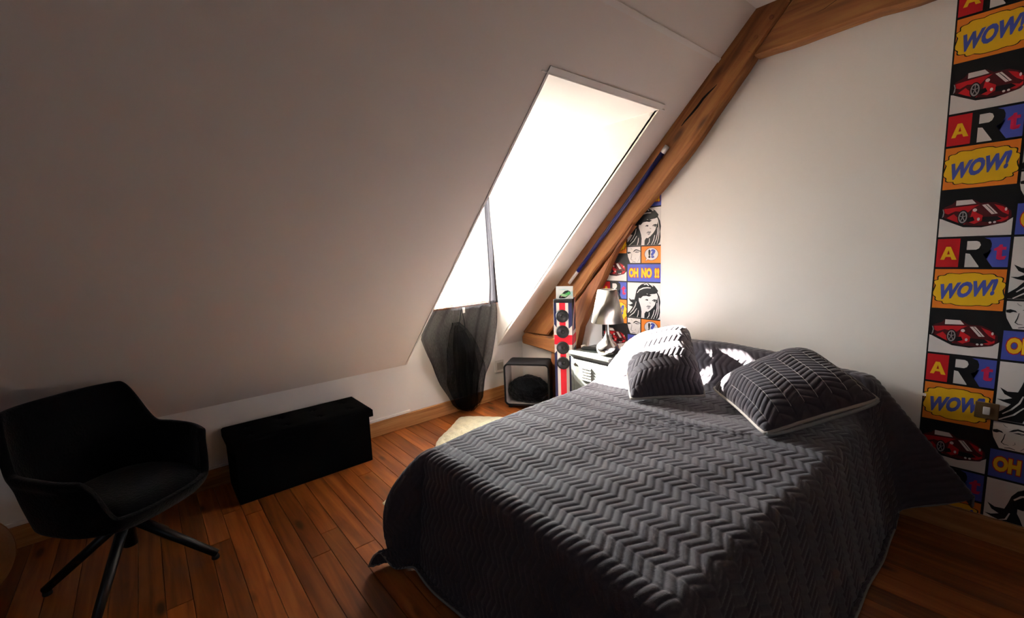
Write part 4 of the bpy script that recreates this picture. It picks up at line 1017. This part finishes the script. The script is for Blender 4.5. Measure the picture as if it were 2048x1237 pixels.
# strand at the right side of the window, widening downwards
M_VOILE2 = sheer('black_voile_single', '#242326', 0.012)
cloth('side_strand', [2.28, 1.9, 1.5, 1.2, 1.0], [2.54, 2.555, 2.568, 2.575, 2.55], [2.615, 2.620, 2.645, 2.660, 2.675], 3.2, 0.012, M_VOILE2, parent=cur, seed=1)
def skirt(name, layer, x0):
    """lower part: outline measured on the cloth, swags of folds falling to the gathered point"""
    zs = [1.025, 0.93, 0.83, 0.77, 0.62, 0.45, 0.32, 0.20, 0.10, 0.04, 0.015]
    if layer == 0: L = [1.93, 1.855, 1.80, 1.785, 1.835, 1.90, 1.96, 2.03, 2.08, 2.14, 2.20]; Rr = [2.645, 2.645, 2.63, 2.62, 2.59, 2.53, 2.475, 2.455, 2.43, 2.38, 2.30]
    elif layer == 1: zs = [0.875, 0.84, 0.80, 0.74, 0.62, 0.45, 0.32, 0.20, 0.10, 0.04, 0.015]; L = [2.10, 2.085, 2.06, 2.04, 2.02, 2.01, 2.01, 2.05, 2.09, 2.15, 2.20]; Rr = [2.18, 2.22, 2.26, 2.30, 2.36, 2.42, 2.43, 2.42, 2.40, 2.36, 2.29]
    else: zs = [0.85, 0.82, 0.76, 0.70, 0.58, 0.45, 0.32, 0.20, 0.10, 0.04, 0.015]; L = [2.12, 2.10, 2.09, 2.08, 2.08, 2.08, 2.09, 2.10, 2.12, 2.17, 2.21]; Rr = [2.16, 2.20, 2.24, 2.27, 2.30, 2.31, 2.32, 2.33, 2.33, 2.31, 2.27]
    rows, n = 120, 170; zz = np.linspace(zs[0], zs[-1], rows); a = np.interp(zz, zs[::-1], L[::-1]); b = np.interp(zz, zs[::-1], Rr[::-1]); u = np.linspace(0, 1, n)
    P = np.zeros((rows, n, 3))
    for i in range(rows):
        t = i / (rows - 1); sag = 0.10 * 4 * u * (1 - u) * math.sin(PI * min(1, t * 1.15))
        tt = t + (0.9 * sag if layer == 0 else 0)
        P[i, :, 1] = a[i] + (b[i] - a[i]) * u
        P[i, :, 0] = x0 + 0.017 * np.sin(2 * PI * (6.0 - 1.3 * layer) * u + (5.0 + layer) * tt + layer) * (0.6 + 0.4 * np.cos(7 * u + 2 * tt)) + 0.010 * np.sin(16 * tt + 5 * u) * np.clip(t * 2, 0, 1) + 0.02 * math.sin(PI * t)
        P[i, :, 2] = zz[i]
    add(name, grid_mesh(name, P), M_VOILE if layer == 0 else M_VOILE3, cur, smooth=True)
skirt('lower_panel', 0, CXp + 0.012); skirt('gathered_fold', 1, CXp + 0.050); skirt('gathered_fold', 2, CXp + 0.072)
tube('tie_cord', [(CXp + 0.07, 2.19, 1.0), (CXp + 0.075, 2.175, 0.92), (CXp + 0.08, 2.15, 0.84), (CXp + 0.085, 2.13, 0.80), (CXp + 0.085, 2.17, 0.78), (CXp + 0.08, 2.22, 0.80), (CXp + 0.075, 2.215, 0.88), (CXp + 0.07, 2.20, 0.99)], 0.004, M_BLACKF, cur, 6)
tg = box('care_tag', (CXp + 0.075, 2.205, 0.955), (CXp + 0.077, 2.23, 1.005), M_SOCKET, cur); tg['label'] = 'little white care tag'
# white net across the left leaf, added to block the sun there
nc = cloth('net_curtain', [2.3, 1.6, 1.015], [1.70, 1.70, 1.70], [2.11, 2.11, 2.12], 7, 0.014, M_NET, x0=KX + 0.022, seed=2)
tag(nc, 'thin white net curtain behind the black voile at the left of the window', 'net curtain')
rod = thing('curtain_rod', 'thin curtain rod across the top of the dormer window', 'curtain rod', (CXp, 0, 2.29))
tube('rod', [(0, DY0 + 0.005, 0), (0, DY1 - 0.005, 0)], 0.008, M_BLKMET, rod, 12)
for yy in (DY0 + 0.012, DY1 - 0.012):
    k = add('finial', lathe_mesh('finial', [(0.0001, -0.01), (0.013, -0.008), (0.013, 0.008), (0.0001, 0.01)], 14), M_BLKMET, rod, smooth=True); k.rotation_euler = (PI / 2, 0, 0); k.location = (0, yy, 0)
